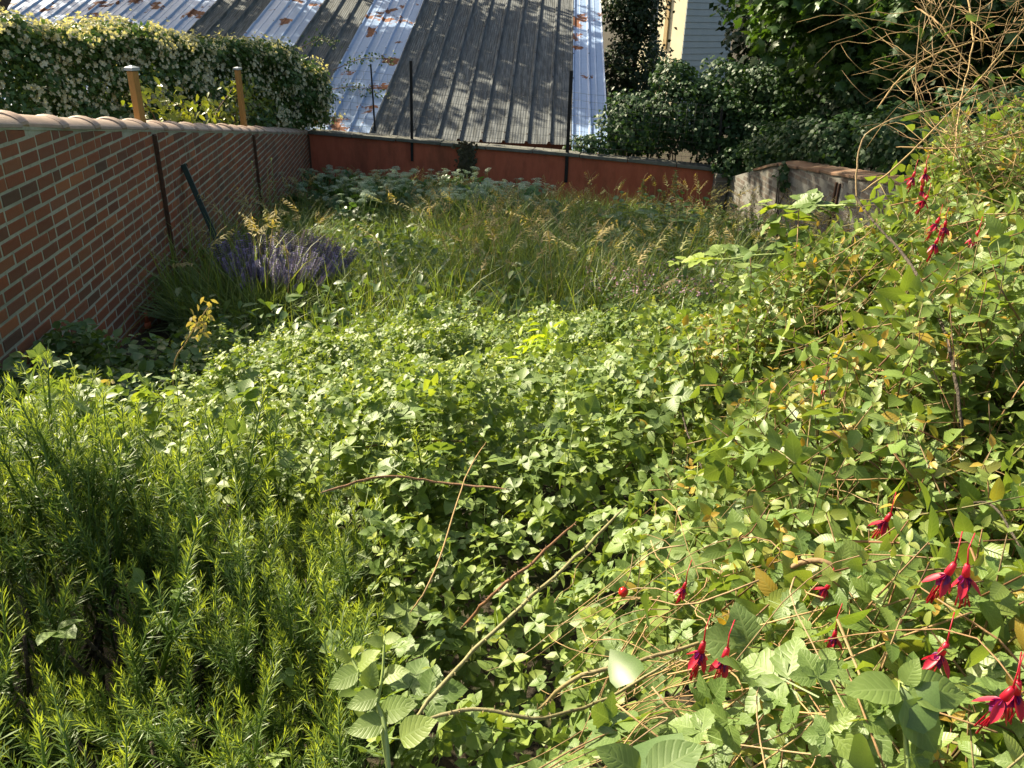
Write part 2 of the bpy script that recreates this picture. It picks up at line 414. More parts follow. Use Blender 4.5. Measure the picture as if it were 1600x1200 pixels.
def lobed(pts, cup=.12):
    """leaf fan from outline points (x, y); base at 0"""
    c = (0, .42, cup*.2)
    V = [c] + [(x, y, -cup*abs(x)) for x, y in pts]
    T = [(0, i, i+1) for i in range(1, len(pts))]+[(0, len(pts), 1)]
    T = [(a, c_, b) for a, b, c_ in T]
    L = [(0, .4)] + [(2*x, y) for x, y in pts]
    return Tpl(V, T, L)
def sym(right): return right + [(-x, y) for x, y in reversed(right) if abs(x) > 1e-6]
def rotz(a): c, s = math.cos(a), math.sin(a); return np.array([(c, -s, 0), (s, c, 0), (0, 0, 1.)])
def rotx(a): c, s = math.cos(a), math.sin(a); return np.array([(1, 0, 0), (0, c, -s), (0, s, c)])

IVY = lobed(sym([(0, 0), (.28, -.02), (.40, .20), (.55, .42), (.28, .50), (.16, .72), (0, 1.0)]))
MAPLE = lobed(sym([(0, 0), (.30, .03), (.22, .16), (.58, .22), (.46, .36), (.62, .58), (.38, .56), (.30, .66), (.20, .60), (.16, .80), (0, 1.0)]), .2)
OV_HI = leaf(8, .38, .62, .85, .28, .16, .10, .02)
OV_LO = leaf(4, .40, .62, .85, .30, .18)
OV_MIN = leaf(3, .36, .7, .9, .3, .15)
OV_T = leaf(2, .36, .7, .9, .3, .15)
LANCE = leaf(5, .22, .7, .95, .35, .22)
LANCE_LO = leaf(3, .22, .7, .95, .3, .2)

def trifoliate(base, five=False):
    ts = [base.xf(np.eye(3)*.58, (0, .36, 0))]
    ts += [base.xf(rotz(R(68))@rotx(R(8))*.48, (-.02, .34, 0)), base.xf(rotz(R(-68))@rotx(R(8))*.48, (.02, .34, 0))]
    if five: ts += [base.xf(rotz(R(125))*.36, (-.02, .31, 0)), base.xf(rotz(R(-125))*.36, (.02, .31, 0))]
    pet = Tpl([(-.008, 0, 0), (.008, 0, 0), (.008, .37, 0), (-.008, .37, 0)], [(0, 1, 2), (0, 2, 3)], [(0, .0)]*4)
    return join(ts+[pet])
BR_HI, BR_LO, BR_MIN = trifoliate(OV_HI), trifoliate(OV_LO), trifoliate(leaf(2, .42, .7, .85, .3, .15))

# ================================================================== SETTING
gx = np.concatenate([np.linspace(-400, -12, 6), np.linspace(-10, 10, 41), np.linspace(12, 400, 6)])
gy = np.concatenate([np.linspace(-60, -2, 4), np.linspace(-1, 19, 41), np.linspace(22, 600, 6)])
GX, GY = np.meshgrid(gx, gy); gn = Noise(3, scale=2.0)
GZ = gz(GX, np.maximum(GY, -3)) + .025*gn(GX, GY)*(np.abs(GX) < 11)
nx, ny = len(gx), len(gy)
Q = [(j*nx+i, j*nx+i+1, (j+1)*nx+i+1, (j+1)*nx+i) for j in range(ny-1) for i in range(nx-1)]
g = link('ground', mk_mesh('ground', np.stack([GX, GY, GZ], -1).reshape(-1, 3), np.array(Q)), M['soil'], kind='structure')

# ------------------------------------------------------------------ brick walls
def brick_tpl(L, H, depth):
    """front face towards +Y, chamfered; local X along the wall"""
    x, z, e = L/2, H/2, .005
    V = [(-x, -depth, -z), (x, -depth, -z), (x, -depth, z), (-x, -depth, z),
         (-x, -e, -z), (x, -e, -z), (x, -e, z), (-x, -e, z),
         (-x+e, 0, -z+e), (x-e, 0, -z+e), (x-e, 0, z-e), (-x+e, 0, z-e)]
    T = []
    for a in (0, 4):
        for k in range(4):
            j = (k+1) % 4; T += [(a+k, a+j, a+4+j), (a+k, a+4+j, a+4+k)]
    T += [(8, 9, 10), (8, 10, 11)]
    T = [(a, c, b) for a, b, c in T]
    return Tpl(V, T)

def brick_wall(root, p0, dirv, length, top_fn, bot_fn, face, mats, sections, off_seed, name='brick', H=.0645, J=.0125, LB=.209, tilt=.006, proud=.0035, smear=0.0, nmax=300, near_key=None):
    """courses are level, the top follows the slope. dirv along the wall, face = unit normal of the seen side"""
    g_ = np.random.default_rng(off_seed)
    d = np.array([dirv[0], dirv[1], 0.]); f = np.array([face[0], face[1], 0.])
    full, half = brick_tpl(LB, H, .06), brick_tpl(LB*.47, H, .06)
    items = []; cuts = []
    zlo = min(bot_fn(0), bot_fn(length)); zhi = max(top_fn(0), top_fn(length))
    for si, (s0, s1) in enumerate(sections):
        nz = int((zhi-zlo)/(H+J))+1
        for k in range(nz):
            zc = zlo + (k+.5)*(H+J)
            s = s0+.03 - (LB*.5 if k % 2 else 0) - g_.random()*.02
            while s < s1-.02:
                ln = LB*.47 if g_.random() < .13 else LB
                a, b = max(s, s0+.03), min(s+ln, s1-.03); s += ln+J*(.9+.5*g_.random())
                if b-a < .05: continue
                mid = (a+b)/2
                if zc+H/2 < bot_fn(mid): continue
                ta, tb = top_fn(a)-.02, top_fn(b)-.02
                if zc-H/2 > min(ta, tb)-.012: continue
                pr = proud*(.5+.9*g_.random()) - smear*(g_.random() < .5)*g_.random()
                if zc+H/2 <= min(ta, tb) and abs((b-a)-ln) < .002:
                    items.append((mid, zc, ln > LB*.7, pr, g_.normal()*tilt, g_.random()))
                else:
                    cuts.append((a, b, zc-H/2, min(zc+H/2, ta), min(zc+H/2, tb), pr))
    def xf(it):
        mid, zc, fl, pr, tl, v = it
        X = d*math.cos(tl)+np.array([0, 0, 1])*math.sin(tl); Z = np.cross(X, f); Z = Z if Z[2] > 0 else -Z
        q = (v*7.13) % 1.0
        return np.stack([X*(.985+.03*q), f, Z*(.95+.07*((v*3.7) % 1.0))], -1), np.array(p0)+d*mid+f*pr+np.array([0, 0, zc-p0[2]+.004*(q-.5)])
    items.sort(key=lambda it: near_key(it) if near_key else np.linalg.norm(xf(it)[1]))
    for grp, tp in ((True, full), (False, half)):
        sel = [xf(i) for i in items[:nmax] if i[2] == grp]
        if sel: place(name, tp, np.array([s[0] for s in sel]), np.array([s[1] for s in sel]), mats[0], root)
    for tp in (full, half):
        if tp.me: tp.me.shade_flat()
    rest = []
    for grp, tp in ((True, full), (False, half)):
        sel = [xf(i)+(i[5],) for i in items[nmax:] if i[2] == grp]
        if sel: rest.append(scatter(tp, np.array([s[0] for s in sel]), np.array([s[1] for s in sel]), np.array([s[2] for s in sel])))
    V, T, n = [], [], 0
    for a, b, zb, ta, tb, pr in cuts:
        e = .005
        base = lambda s, z, o: np.array(p0)+d*s+f*o+np.array([0, 0, z-p0[2]])
        q = [base(a, zb, pr-.06), base(b, zb, pr-.06), base(b, tb, pr-.06), base(a, ta, pr-.06),
             base(a, zb, pr-e), base(b, zb, pr-e), base(b, tb, pr-e), base(a, ta, pr-e),
             base(a+e, zb+e, pr), base(b-e, zb+e, pr), base(b-e, tb-e, pr), base(a+e, ta-e, pr)]
        V += q; T.append(full.T+n); n += 12
    V = np.array(V); rest.append(Tpl2(V, np.concatenate(T), np.zeros((n, 2)), np.zeros(n), np.repeat(rng.random(len(cuts)), 12)))
    link2('brick_mass', rest, mats[0], root, 'stuff').data.shade_flat()

WL_P = np.array([-2.765, 4.42, -.62]); WL_D = np.array([-.1195, .9928]); WL_F = np.array([.9928, .1195])
def wl(s): return WL_P + np.array([WL_D[0], WL_D[1], 0])*s           # s metres along the wall from WL_P
S0, S1 = -2.9, 12.22
wl_top = lambda s: -.655 - .1455*s
wl_bot = lambda s: float(gz(0, WL_P[1]+WL_D[1]*s)) - .08
lw = thing('brick_wall', 'long red brick garden wall with pale mortar and ridged clay coping tiles', 'wall', wl(4)+np.array([-.12, 0, wl_bot(4)-wl(4)[2]]))
# mortar core
core = []
f3 = np.array([WL_F[0], WL_F[1], 0]); 
for s in (S0, S1):
    for o in (0, -.21):
        for z in (wl_bot(s)-.25, wl_top(s)):
            p = wl(s)+f3*o; p[2] = z; core.append(p)
cq = [(0, 1, 3, 2), (4, 6, 7, 5), (0, 4, 5, 1), (2, 3, 7, 6), (1, 5, 7, 3), (0, 2, 6, 4)]
link('mortar_core', mk_mesh('mortar_core', np.array(core), np.array(cq), smooth=False), M['mortar'], lw)
J1, J2 = 2.50, 6.67
brick_wall(lw, WL_P, WL_D, S1, wl_top, wl_bot, WL_F, (M['brick'],), [(S0, J1), (J1, J2), (J2, S1)], 11,
           near_key=lambda it: abs(it[0]-1.0)+.35*abs(it[1]+1.1))
for k, s in enumerate((J1, J2, S1-.03)):
    zt, zb = wl_top(s)-.04, wl_bot(s)
    c = wl(s)+f3*.012; c[2] = (zt+zb)/2
    ax = np.array([(WL_D[0], WL_D[1], 0), (WL_F[0], WL_F[1], 0), (0, 0, 1)])
    fl = [(c, (.024, .010, (zt-zb)/2), ax), (c+f3*.014-np.array([WL_D[0], WL_D[1], 0])*.02, (.004, .014, (zt-zb)/2-.01), ax)]
    boxes('steel_post', fl, M['rust_steel'], lw, bevel=.003)
    v = Tpl2(*[np.array(q) for q in ([], [], [], [], [])]) if False else None
    bl = leaf  # noqa
# coping tiles: angular ridge tiles with a raised roll at the lower end
TP = .52
prof = [(-.150, -.022), (-.148, -.004), (-.128, .016), (-.088, .036), (-.042, .050), (0, .055), (.042, .050), (.088, .036), (.128, .016), (.148, -.004), (.150, -.022)]
def tile_tpl():
    rings = [(0, .97, 0), (TP-.085, .97, 0), (TP-.080, 1.02, .008), (TP-.066, 1.05, .015), (TP-.030, 1.05, .015), (TP-.014, 1.02, .008), (TP+.014, 1.0, .004)]
    V, T, n = [], [], len(prof)
    for y, s, up in rings:
        V += [(x*s*.82, y, z*s*.95+up*.8) for x, z in prof]
    for y, s, up in rings:
        V += [(x*s*.74, y, z*s*.78-.006) for x, z in prof]
    m = len(rings)
    for i in range(m-1):
        for j in range(n-1):
            a, b, c, d = i*n+j, i*n+j+1, (i+1)*n+j+1, (i+1)*n+j
            T += [(a, b, c), (a, c, d)]
            o = m*n; T += [(a+o, c+o, b+o), (a+o, d+o, c+o)]
    o = m*n
    for r_ in (0, (m-1)*n):
        for j in range(n-1):
            a, b = r_+j, r_+j+1; T += [(a, a+o, b+o), (a, b+o, b)]
    for i in range(m-1):
        for j in (0, n-1):
            a, b = i*n+j, (i+1)*n+j; T += [(a, b, b+o), (a, b+o, a+o)]
    return Tpl(V, T)
TT = tile_tpl()
sl_d = nrm(np.array([WL_D[0], WL_D[1], -.1455*1.0]))
nt_ = int((S1-S0)/TP)
Ps, Ms = [], []
for k in range(nt_+1):
    s = S0 + k*TP
    p = wl(s) - f3*.105; p[2] = wl_top(s)+.012+.004*random.random()
    dd = nrm(-sl_d + np.array([random.gauss(0, .008), 0, random.gauss(0, .006)]))
    p = p + sl_d*TP
    X = nrm(np.cross(dd, [0, 0, 1])); Z = np.cross(X, dd)
    Ms.append(np.stack([X, dd, Z], -1)); Ps.append(p)
_m = TT.mesh('coping_tile', M['tile'])
_m.set_sharp_from_angle(angle=R(24))
place('coping_tile', TT, np.array(Ms), np.array(Ps), M['tile'], lw)
# mortar bed below the tiles
bed = []
for s in (S0, S1):
    for o in (.006, -.216):
        for z in (-.02, .012):
            p = wl(s)+f3*o; p[2] = wl_top(s)+z; bed.append(p)
link('mortar_bed', mk_mesh('mortar_bed', np.array(bed), np.array(cq), smooth=False), M['mortar'], lw)

# ------------------------------------------------------------------ red rendered wall at the end
RA = np.array([-4.20, 16.56, 0]); RB = np.array([3.86, 15.16, 0])
rd = nrm(RB-RA); rf = np.array([rd[1], -rd[0], 0]); rl = np.linalg.norm(RB-RA)
r_top = lambda s: -2.44 - .030*s - .004*max(0, s-5)**2
rw = thing('rendered_wall', 'low brick-red rendered wall with grey concrete coping across the garden end', 'wall', RA+rd*rl/2+np.array([0, 0, -4.0]))
V, Qd = [], []
ns = 24
for k in range(ns+1):
    s = -.05+(rl+.1)*k/ns
    for o, z in ((0, -4.5), (0, r_top(s)), (-.22, r_top(s)), (-.22, -4.5)):
        V.append(RA+rd*s+rf*o+np.array([0, 0, z]))
for k in range(ns):
    for j in range(3): Qd.append((k*4+j, (k+1)*4+j, (k+1)*4+j+1, k*4+j+1))
Qd += [(0, 1, 2, 3), (ns*4+3, ns*4+2, ns*4+1, ns*4)]
link('wall_body', mk_mesh('wall_body', np.array(V), np.array(Qd), smooth=False), M['red'], rw)
npc = 9
for k in range(npc):
    a, b = rl*k/npc+.006, rl*(k+1)/npc-.006
    pa, pb = RA+rd*a, RA+rd*b; za, zb = r_top(a), r_top(b)
    u = nrm(np.array([*(pb-pa)[:2], zb-za])); c = (pa+pb)/2 - rf*.10; c[2] = (za+zb)/2+.035+random.gauss(0, .003)
    boxes('coping_slab', [(c, (np.linalg.norm(pb-pa)/2, .17, .033), np.array([u, rf, np.cross(u, rf)*(1 if np.cross(u, rf)[2] > 0 else -1)]))], M['concrete'], rw, bevel=.012)

# ------------------------------------------------------------------ wire fence on the red wall
wf = thing('wire_fence', 'thin wire mesh fence on black posts above the red wall', 'fence', RA+rd*4+rf*.03+np.array([0, 0, -3.2]))
def fpost(px0, py0, px1, py1, wd, off=.03):
    a = on_plane(px0, py0, RA+rf*off, rd[:2]); b = on_plane(px1, py1, RA+rf*off, rd[:2])
    u = nrm(a-b); x = nrm(np.cross(rf, u)); y = np.cross(u, x)
    boxes('post', [((a+b)/2, (wd, .012, np.linalg.norm(a-b)/2), np.array([x, y, u])), ((a+b)/2-y*.018, (.006, .02, np.linalg.norm(a-b)/2-.005), np.array([x, y, u]))], M['black_steel'], wf, bevel=.002)
    return a, b
tops = []
tops.append(fpost(642, 95, 644, 252, .026))
tops.append(fpost(893, 110, 884, 285, .032))
tops.append(fpost(579, 100, 586, 205, .010))
tops.append(fpost(1128, 170, 1118, 318, .022))
def fmesh(s0, s1, z0, z1, sag=.0):
    L = []
    n = int((s1-s0)/.15)
    for k in range(n+1):
        s = s0+(s1-s0)*k/n; p = RA+rd*s+rf*.02
        L.append(tube([p+np.array([0, 0, z0(s)]), p+np.array([0, 0, z1(s)])], .0022, 3))
    for k in range(9):
        t = k/8
        pts = [RA+rd*s+rf*.02+np.array([0, 0, z0(s)+(z1(s)-z0(s))*t+.01*math.sin(s*5+k)]) for s in np.linspace(s0, s1, 8)]
        L.append(tube(pts, .0026, 3))
    link2('wire_mesh', L, M['wire'], wf)
ss = sorted([(t[0]-RA)@rd for t in tops])
zt = lambda s: -1.18 - .05*s
zb_ = lambda s: r_top(s)+.075
fmesh(.15, ss[0], zb_, zt); fmesh(ss[0], ss[1], zb_, zt); fmesh(ss[1], ss[2], zb_, zt); fmesh(ss[2], ss[3], zb_, zt)

# ------------------------------------------------------------------ old wall on the right
WR_P = np.array([3.86, 15.02, 0]); wr_dir = -nrm(np.array([-.084, .9965])); WR_D = np.array([wr_dir[0], wr_dir[1]])
WR_F = np.array([-.9965, -.084]); wr3 = np.array([WR_D[0], WR_D[1], 0]); wrf3 = np.array([WR_F[0], WR_F[1], 0])
def wr_top(s): return -2.80 + .29*min(s, 2.2) + .115*max(0, s-2.2)
wr_bot = lambda s: float(gz(0, WR_P[1]+WR_D[1]*s))-.1
ow = thing('old_brick_wall', 'weathered grey-brown brick wall patched with mortar, under brown clay slabs', 'wall', WR_P+wr3*4+np.array([0, 0, wr_bot(4)]))
WR_L = 10.5
V, Qd = [], []; ns = 30
for k in range(ns+1):
    s = WR_L*k/ns
    for o, z in ((0, wr_bot(s)-.3), (0, wr_top(s)), (-.22, wr_top(s)), (-.22, wr_bot(s)-.3)): V.append(WR_P+wr3*s+wrf3*o+np.array([0, 0, z]))
for k in range(ns):
    for j in range(3): Qd.append((k*4+j, (k+1)*4+j, (k+1)*4+j+1, k*4+j+1))
Qd += [(0, 1, 2, 3), (ns*4+3, ns*4+2, ns*4+1, ns*4)]
link('mortar_core', mk_mesh('mortar_core', np.array(V), np.array(Qd), smooth=False), M['old_mortar'], ow)
JR = 4.35
brick_wall(ow, WR_P, WR_D, WR_L, wr_top, wr_bot, WR_F, (M['old_brick'],), [(0, JR), (JR, WR_L)], 23, H=.068, J=.017, LB=.215, tilt=.012, proud=.003, smear=.0045,
           near_key=lambda it: abs(it[0]-4.6)+.2*abs(it[1]+2.3))
for so_ in (-.045, .05):
    zt2, zb2 = wr_top(JR)-.1, wr_bot(JR)
    c = WR_P+wr3*(JR+so_)+wrf3*.012; c[2] = (zt2+zb2)/2
    boxes('steel_strip', [(c, (.016, .014, (zt2-zb2)/2), np.array([wr3, wrf3, (0, 0, 1)]))], M['rust_steel'], ow, bevel=.003)
s = 1.3
while s < WR_L-.3:
    ln = .30+.12*random.random(); a, b = s, s+ln; s += ln+.006
    za, zb2 = wr_top(a), wr_top(b); pa, pb = WR_P+wr3*a, WR_P+wr3*b
    u = nrm(np.array([*(pb-pa)[:2], zb2-za+random.gauss(0, .012)])); c = (pa+pb)/2 - wrf3*(.11+random.gauss(0, .008)); c[2] = (za+zb2)/2+.03
    nn = np.cross(u, wrf3); nn = nn if nn[2] > 0 else -nn
    yv = nrm(wrf3 - nn*.18); nn = np.cross(u, yv); nn = nn if nn[2] > 0 else -nn
    o = boxes('clay_slab', [(c, (ln/2, .145, .02), np.array([u, yv, nn]))], M['clay_slab'], ow, bevel=.006)
# corner pier of plain brick
pr = thing('brick_pier', 'narrow brown brick pier in the corner beside the red wall', 'pier', WR_P+np.array([-.16, -.1, wr_bot(0)]))
pc = WR_P+np.array([-.14, -.10, 0])
link('mortar_core', mk_mesh('mortar_core', *box(pc+np.array([0, 0, -3.45]), (.105, .105, .75)), smooth=False), M['old_mortar'], pr)
bt = brick_tpl(.20, .066, .03); bP, bM = [], []
for k in range(17):
    z = -4.1+k*.082
    for nrmv in (np.array([0, -1., 0]), np.array([-1., 0, 0])):
        X = np.cross(nrmv, [0, 0, 1]); bP.append(pc+nrmv*.112+np.array([0, 0, z])); bM.append(np.stack([X, nrmv, np.cross(X, nrmv)], -1))
place('brick', bt, np.array(bM), np.array(bP), M['old_brick'], pr); bt.me.shade_flat()

# ------------------------------------------------------------------ shed roof behind the red wall
EP = np.array([-4.2, 17.0, -2.38]); er = nrm(np.array([.999, -.044, 0])); eu = nrm(np.array([.044, .999, .3295])); en = np.cross(er, eu)
sh = thing('shed', 'long shed roof of grey fibre sheets and rust-flecked pale blue metal sheets', 'shed', EP+er*0+np.array([0, 2, -1.7]))
LEN = 8.6
bolt_t = join([Tpl(np.array([(math.cos(a)*.014, math.sin(a)*.014, 0) for a in np.arange(6)*math.pi/3]+[(math.cos(a)*.009, math.sin(a)*.009, .016) for a in np.arange(6)*math.pi/3]),
                   [(i, (i+1) % 6, 6+(i+1) % 6) for i in range(6)]+[(i, 6+(i+1) % 6, 6+i) for i in range(6)]+[(6, 7+i, 8+i) for i in range(4)])])
def panel(s0, s1, kind, zoff=0.0, e0=0.0):
    prof = []
    if kind == 'fibre':
        s = s0; 
        n = max(1, round((s1-s0)/.445)); pitch = (s1-s0)/n
        for k in range(n):
            b = s0+k*pitch
            prof += [(b, .062), (b+.03, .062), (b+.055, .012)]
            m = 6
            for j in range(m*2+1):
                t = j/(m*2); prof.append((b+.075+(pitch-.12)*t, .006+.006*(math.sin(t*m*math.pi*2-math.pi/2)*.5+.5)))
            prof += [(b+pitch-.03, .012), (b+pitch-.012, .062)]
        prof.append((s1, .062))
    else:
        n = max(1, round((s1-s0)/.44)); pitch = (s1-s0)/n
        for k in range(n):
            b = s0+k*pitch
            prof += [(b, .045), (b+.025, .045), (b+.05, .004), (b+pitch*.42, .004), (b+pitch*.45, .011), (b+pitch*.52, .011), (b+pitch*.55, .004), (b+pitch-.03, .004)]
        prof.append((s1, .045))
    e0 = -.80 if s0 > 5 else (-.40 if s0 > 1 else -.28)
    rows = [(e0, 0), (2.55, .01), (2.551, -.004), (5.6, .01), (5.601, -.004), (LEN, .01)]
    V, T = [], []; n = len(prof)
    for y, h in rows:
        for s, z in prof: V.append(EP+er*s+eu*y+en*(z+h+zoff))
    for i in range(len(rows)-1):
        for j in range(n-1): T.append((i*n+j, i*n+j+1, (i+1)*n+j+1, (i+1)*n+j))
    o = link('roof_sheet', mk_mesh('roof_sheet', np.array(V), np.array(T), smooth=False), M['fibre' if kind == 'fibre' else 'sheet'], sh)
    md = o.modifiers.new('thick', 'SOLIDIFY'); md.thickness = .006
    bP = []
    pit = .445 if kind == 'fibre' else .44
    nb = max(1, round((s1-s0)/pit)); pt = (s1-s0)/nb
    for k in range(nb):
        for y in (-.1, 1.4, 2.7, 4.1, 5.7, 7.2): bP.append(EP+er*(s0+k*pt+.014)+eu*(y+random.gauss(0, .02))+en*((.063 if kind == 'fibre' else .046)+zoff))
    link2('roof_bolts', scatter(bolt_t, np.tile(np.stack([er, eu, en], -1), (len(bP), 1, 1)), np.array(bP)), M['rust_steel'], o, 'stuff')
    o['label'] = 'grey ribbed fibre-cement roof sheet' if kind == 'fibre' else 'pale blue ribbed metal roof sheet with rust flakes'
panel(5.27, 6.0, 'metal', .012); panel(1.2, 5.26, 'fibre'); panel(-.15, 1.2, 'metal', .012); panel(-1.48, -.15, 'fibre'); panel(-2.9, -1.48, 'metal', .012)
panel(-4.36, -2.9, 'fibre'); panel(-7.0, -4.36, 'metal', .012); panel(-9.6, -7.01, 'metal', .004); panel(-13.5, -9.61, 'metal', .012)
boxes('wall_body', [(EP+er*(-3.75)+np.array([0, 3.6, -1.1]), (9.6, 3.4, .95), np.array([er, nrm(np.array([.044, .999, 0])), (0, 0, 1)]))], M['concrete'], sh)
boxes('eave_board', [(EP+er*(-3.75)+eu*.12+en*(-.06), (9.7, .02, .05), np.array([er, eu, en]))], M['rust_steel'], sh)
# upper wall behind the roof
boxes('back_wall', [(EP+er*(-3.75)+eu*LEN+np.array([0, .4, -1.2]), (9.6, .15, 1.2), np.array([er, nrm(np.array([.044, .999, 0])), (0, 0, 1)]))], M['concrete'], sh)

# ------------------------------------------------------------------ house far behind
HP = at(1062, 60, 30.0)
hs = thing('house', 'pale cream rendered house with grey horizontal siding beyond the ivy', 'house', (HP[0], HP[1], -4.0))
h0 = at(1000, 0, 30.0); h1 = at(1074, 0, 28.0); h2 = at(1150, 0, 29.2)
def wall_panel(name, a, b, z0, z1, th, mat, parent):
    u = nrm(np.array([b[0]-a[0], b[1]-a[1], 0])); v = np.array([u[1], -u[0], 0]); L = math.hypot(b[0]-a[0], b[1]-a[1])
    c = np.array([(a[0]+b[0])/2, (a[1]+b[1])/2, (z0+z1)/2]) - v*th
    return boxes(name, [(c, (L/2, th, (z1-z0)/2), np.array([u, v, (0, 0, 1)]))], mat, parent), u, v, L
_, hu, hv, hl = wall_panel('wall', h0, h1, -4.2, 3.0, .15, M['cream'], hs)
for px, z0, z1, wd in ((1024, -1.1, 3, .10), (1048, -1.35, 3, .09), (1027, -2.9, -1.9, .08)):
    t = (px-1000)/74.0; c = np.array([h0[0]+(h1[0]-h0[0])*t, h0[1]+(h1[1]-h0[1])*t, (z0+z1)/2])+hv*.03
    boxes('timber_beam', [(c, (wd, .035, (z1-z0)/2), np.array([hu, hv, (0, 0, 1)]))], M['tan_wood'], hs)
u2 = nrm(np.array([h2[0]-h1[0], h2[1]-h1[1], 0])); v2 = np.array([u2[1], -u2[0], 0]); l2 = math.hypot(h2[0]-h1[0], h2[1]-h1[1])
wall_panel('back_wall', h1+u2*.02, h2, -4.2, 3.0, .1, M['siding'], hs)
for k in range(34):
    z = -4.1+k*.21
    c = np.array([(h1[0]+h2[0])/2, (h1[1]+h2[1])/2, z])+v2*.02
    tl = nrm(v2+np.array([0, 0, .12])); nn = np.cross(u2, tl)
    boxes('siding_board', [(c, (l2/2, .014, .098), np.array([u2, tl, nn]))], M['siding'], hs)

# ------------------------------------------------------------------ generic leaf clouds
def rand_dir(n):
    return nrm(rng.normal(size=(n, 3)))
def leaf_cloud(P, outward, tpl, size, bias=(0, 0, .9), spread=.55, droop=.25, jitter=.35):
    n = len(P)
    Nn = nrm(outward*.7 + np.array(bias) + rng.normal(size=(n, 3))*spread)
    D = nrm(np.cross(Nn, rand_dir(n)) + outward*.3 - np.array([0, 0, droop]))
    return frames(D, Nn, size*(1-jitter/2+jitter*rng.random(n))), P
def blob_points(c, r, n, shell=.35, gap=None):
    d = rand_dir(n); rad = 1-shell*rng.random(n)**1.6
    ph = rng.random(3)*6.28
    lump = 1 + .16*np.sin(d[:, 0]*5+ph[0])*np.sin(d[:, 1]*5+ph[1]) + .12*np.sin(d[:, 2]*7+ph[2]+d[:, 0]*3)
    return np.asarray(c)+d*np.asarray(r)*(rad*lump)[:, None], d

def tree(name, label, base, blobs, tpl, mat, leafn, size, trunk_r, bark='bark', group=None, bias=(0, 0, .9)):
    t = thing(name, label, 'tree', base, group)
    cs = np.array([b[0] for b in blobs]); mid = cs.mean(0)
    base = np.array(base, float)
    fork = base*.45+mid*.55
    tp = smooth_path([base+np.array([0, 0, -.15]), base*.7+fork*.3+rng.normal(size=3)*.08, fork], 10)
    L = [tube(tp, np.linspace(trunk_r, trunk_r*.65, len(tp)), 9)]
    link2('trunk', L, M[bark], t)
    for c, r in blobs:
        c = np.array(c)
        pts = smooth_path([fork+(base-fork)*.25*rng.random(), (fork+c)/2+rng.normal(size=3)*.15, c], 8)
        L = [tube(pts, np.linspace(trunk_r*.5, trunk_r*.12, len(pts)), 6)]
        for q in range(6):
            e = c+rand_dir(1)[0]*np.array(r)*.8; s_ = pts[rng.integers(4, len(pts))]
            L.append(tube(smooth_path([s_, (s_+e)/2+rng.normal(size=3)*.06, e], 5), np.linspace(trunk_r*.16, .006, 6), 4))
        link2('limb', L, M[bark], t)
    out = []; tot = sum(np.prod(b[1])**.67 for b in blobs)
    for c, r in blobs:
        n = int(leafn*np.prod(r)**.67/tot)
        # leaves in sprays so that the outline stays uneven and holes remain
        m = max(8, n//22); cp_, cd = blob_points(c, r, m, .55)
        k = rng.integers(0, m, n); Pn = cp_[k]+rng.normal(size=(n, 3))*np.array([.16, .16, .10])*max(1, np.mean(r)*.7)
        Mx, Pn = leaf_cloud(Pn, cd[k], tpl, size, bias)
        out.append(scatter(tpl, Mx, Pn))
    link2('crown', out, M[mat], t, 'stuff')
    return t

# ------------------------------------------------------------------ trees: background right, ivy, shade trees on the left
def gbase(x, y): return (x, y, float(gz(x, y)))
tree('maple_tree', 'large maple with broad lobed leaves overhanging the old brick wall', gbase(6.6, 13.5),
     [((5.0, 13.0, .05), (1.7, 1.3, .8)), ((6.4, 11.8, .3), (1.9, 1.5, 1.0)), ((4.6, 14.0, .6), (1.6, 1.6, .8)), ((7.8, 12.6, .5), (1.9, 1.7, 1.3)), ((6.2, 13.2, -.9), (1.6, 1.2, .6)), ((5.6, 12.4, 1.3), (2.0, 1.6, .7)), ((5.0, 15.6, .15), (1.0, .9, .75)), ((5.9, 14.8, -.6), (1.1, .9, .7))],
     MAPLE, 'maple', 12000, .17, .16)
tree('evergreen_tree', 'tall dark evergreen between the shed roof and the cream house', gbase(3.15, 24.2),
     [((3.1, 24.2, -1.6), (.75, .9, 1.6)), ((2.95, 24.1, .4), (.85, .9, 1.3)), ((3.2, 24.5, 1.6), (.8, .9, 1.2)), ((3.3, 23.9, -3.0), (.8, .8, .9))], OV_T, 'dark_leaf', 17000, .12, .13)
for i, (x, y, r, lb) in enumerate([(9.2, 20.0, 3.0, 'dark leafy tree behind the maple, nearest the house siding'), (12.0, 18.0, 2.9, 'dark leafy tree deep in shade behind the ivy'), (14.6, 14.6, 2.9, 'dark leafy tree beyond the dry vine tangle'), (8.6, 16.2, 1.9, 'shaded understorey tree rising behind the old brick wall'), (7.1, 22.4, 1.5, 'slim dark tree hiding the end of the grey house siding')]):
    tree('shade_tree', lb, gbase(x, y), [((x-.4, y-.3, -.2), (r, r*.8, 1.9)), ((x+.3, y, -2.2), (r*.95, r*.8, 1.6)), ((x, y+.2, 1.7), (r, r*.9, 1.5))], OV_T, 'dark_leaf', 13000, .20, .18, group='dark trees behind the maple')
pt = at(1020, 40, 25.5); pb = gbase(pt[0]+.1, pt[1])
tr_ = thing('pale_tree_trunk', 'pale straight tree trunk with ivy leaves in front of the cream house', 'tree', pb)
link2('trunk', [tube(smooth_path([np.array(pb)-np.array([0, 0, .2]), (np.array(pb)+pt)/2+np.array([.05, 0, 0]), pt, pt+np.array([-.05, 0, 2.5])], 14), np.linspace(.20, .13, 15), 10)], M['pale_bark'], tr_)
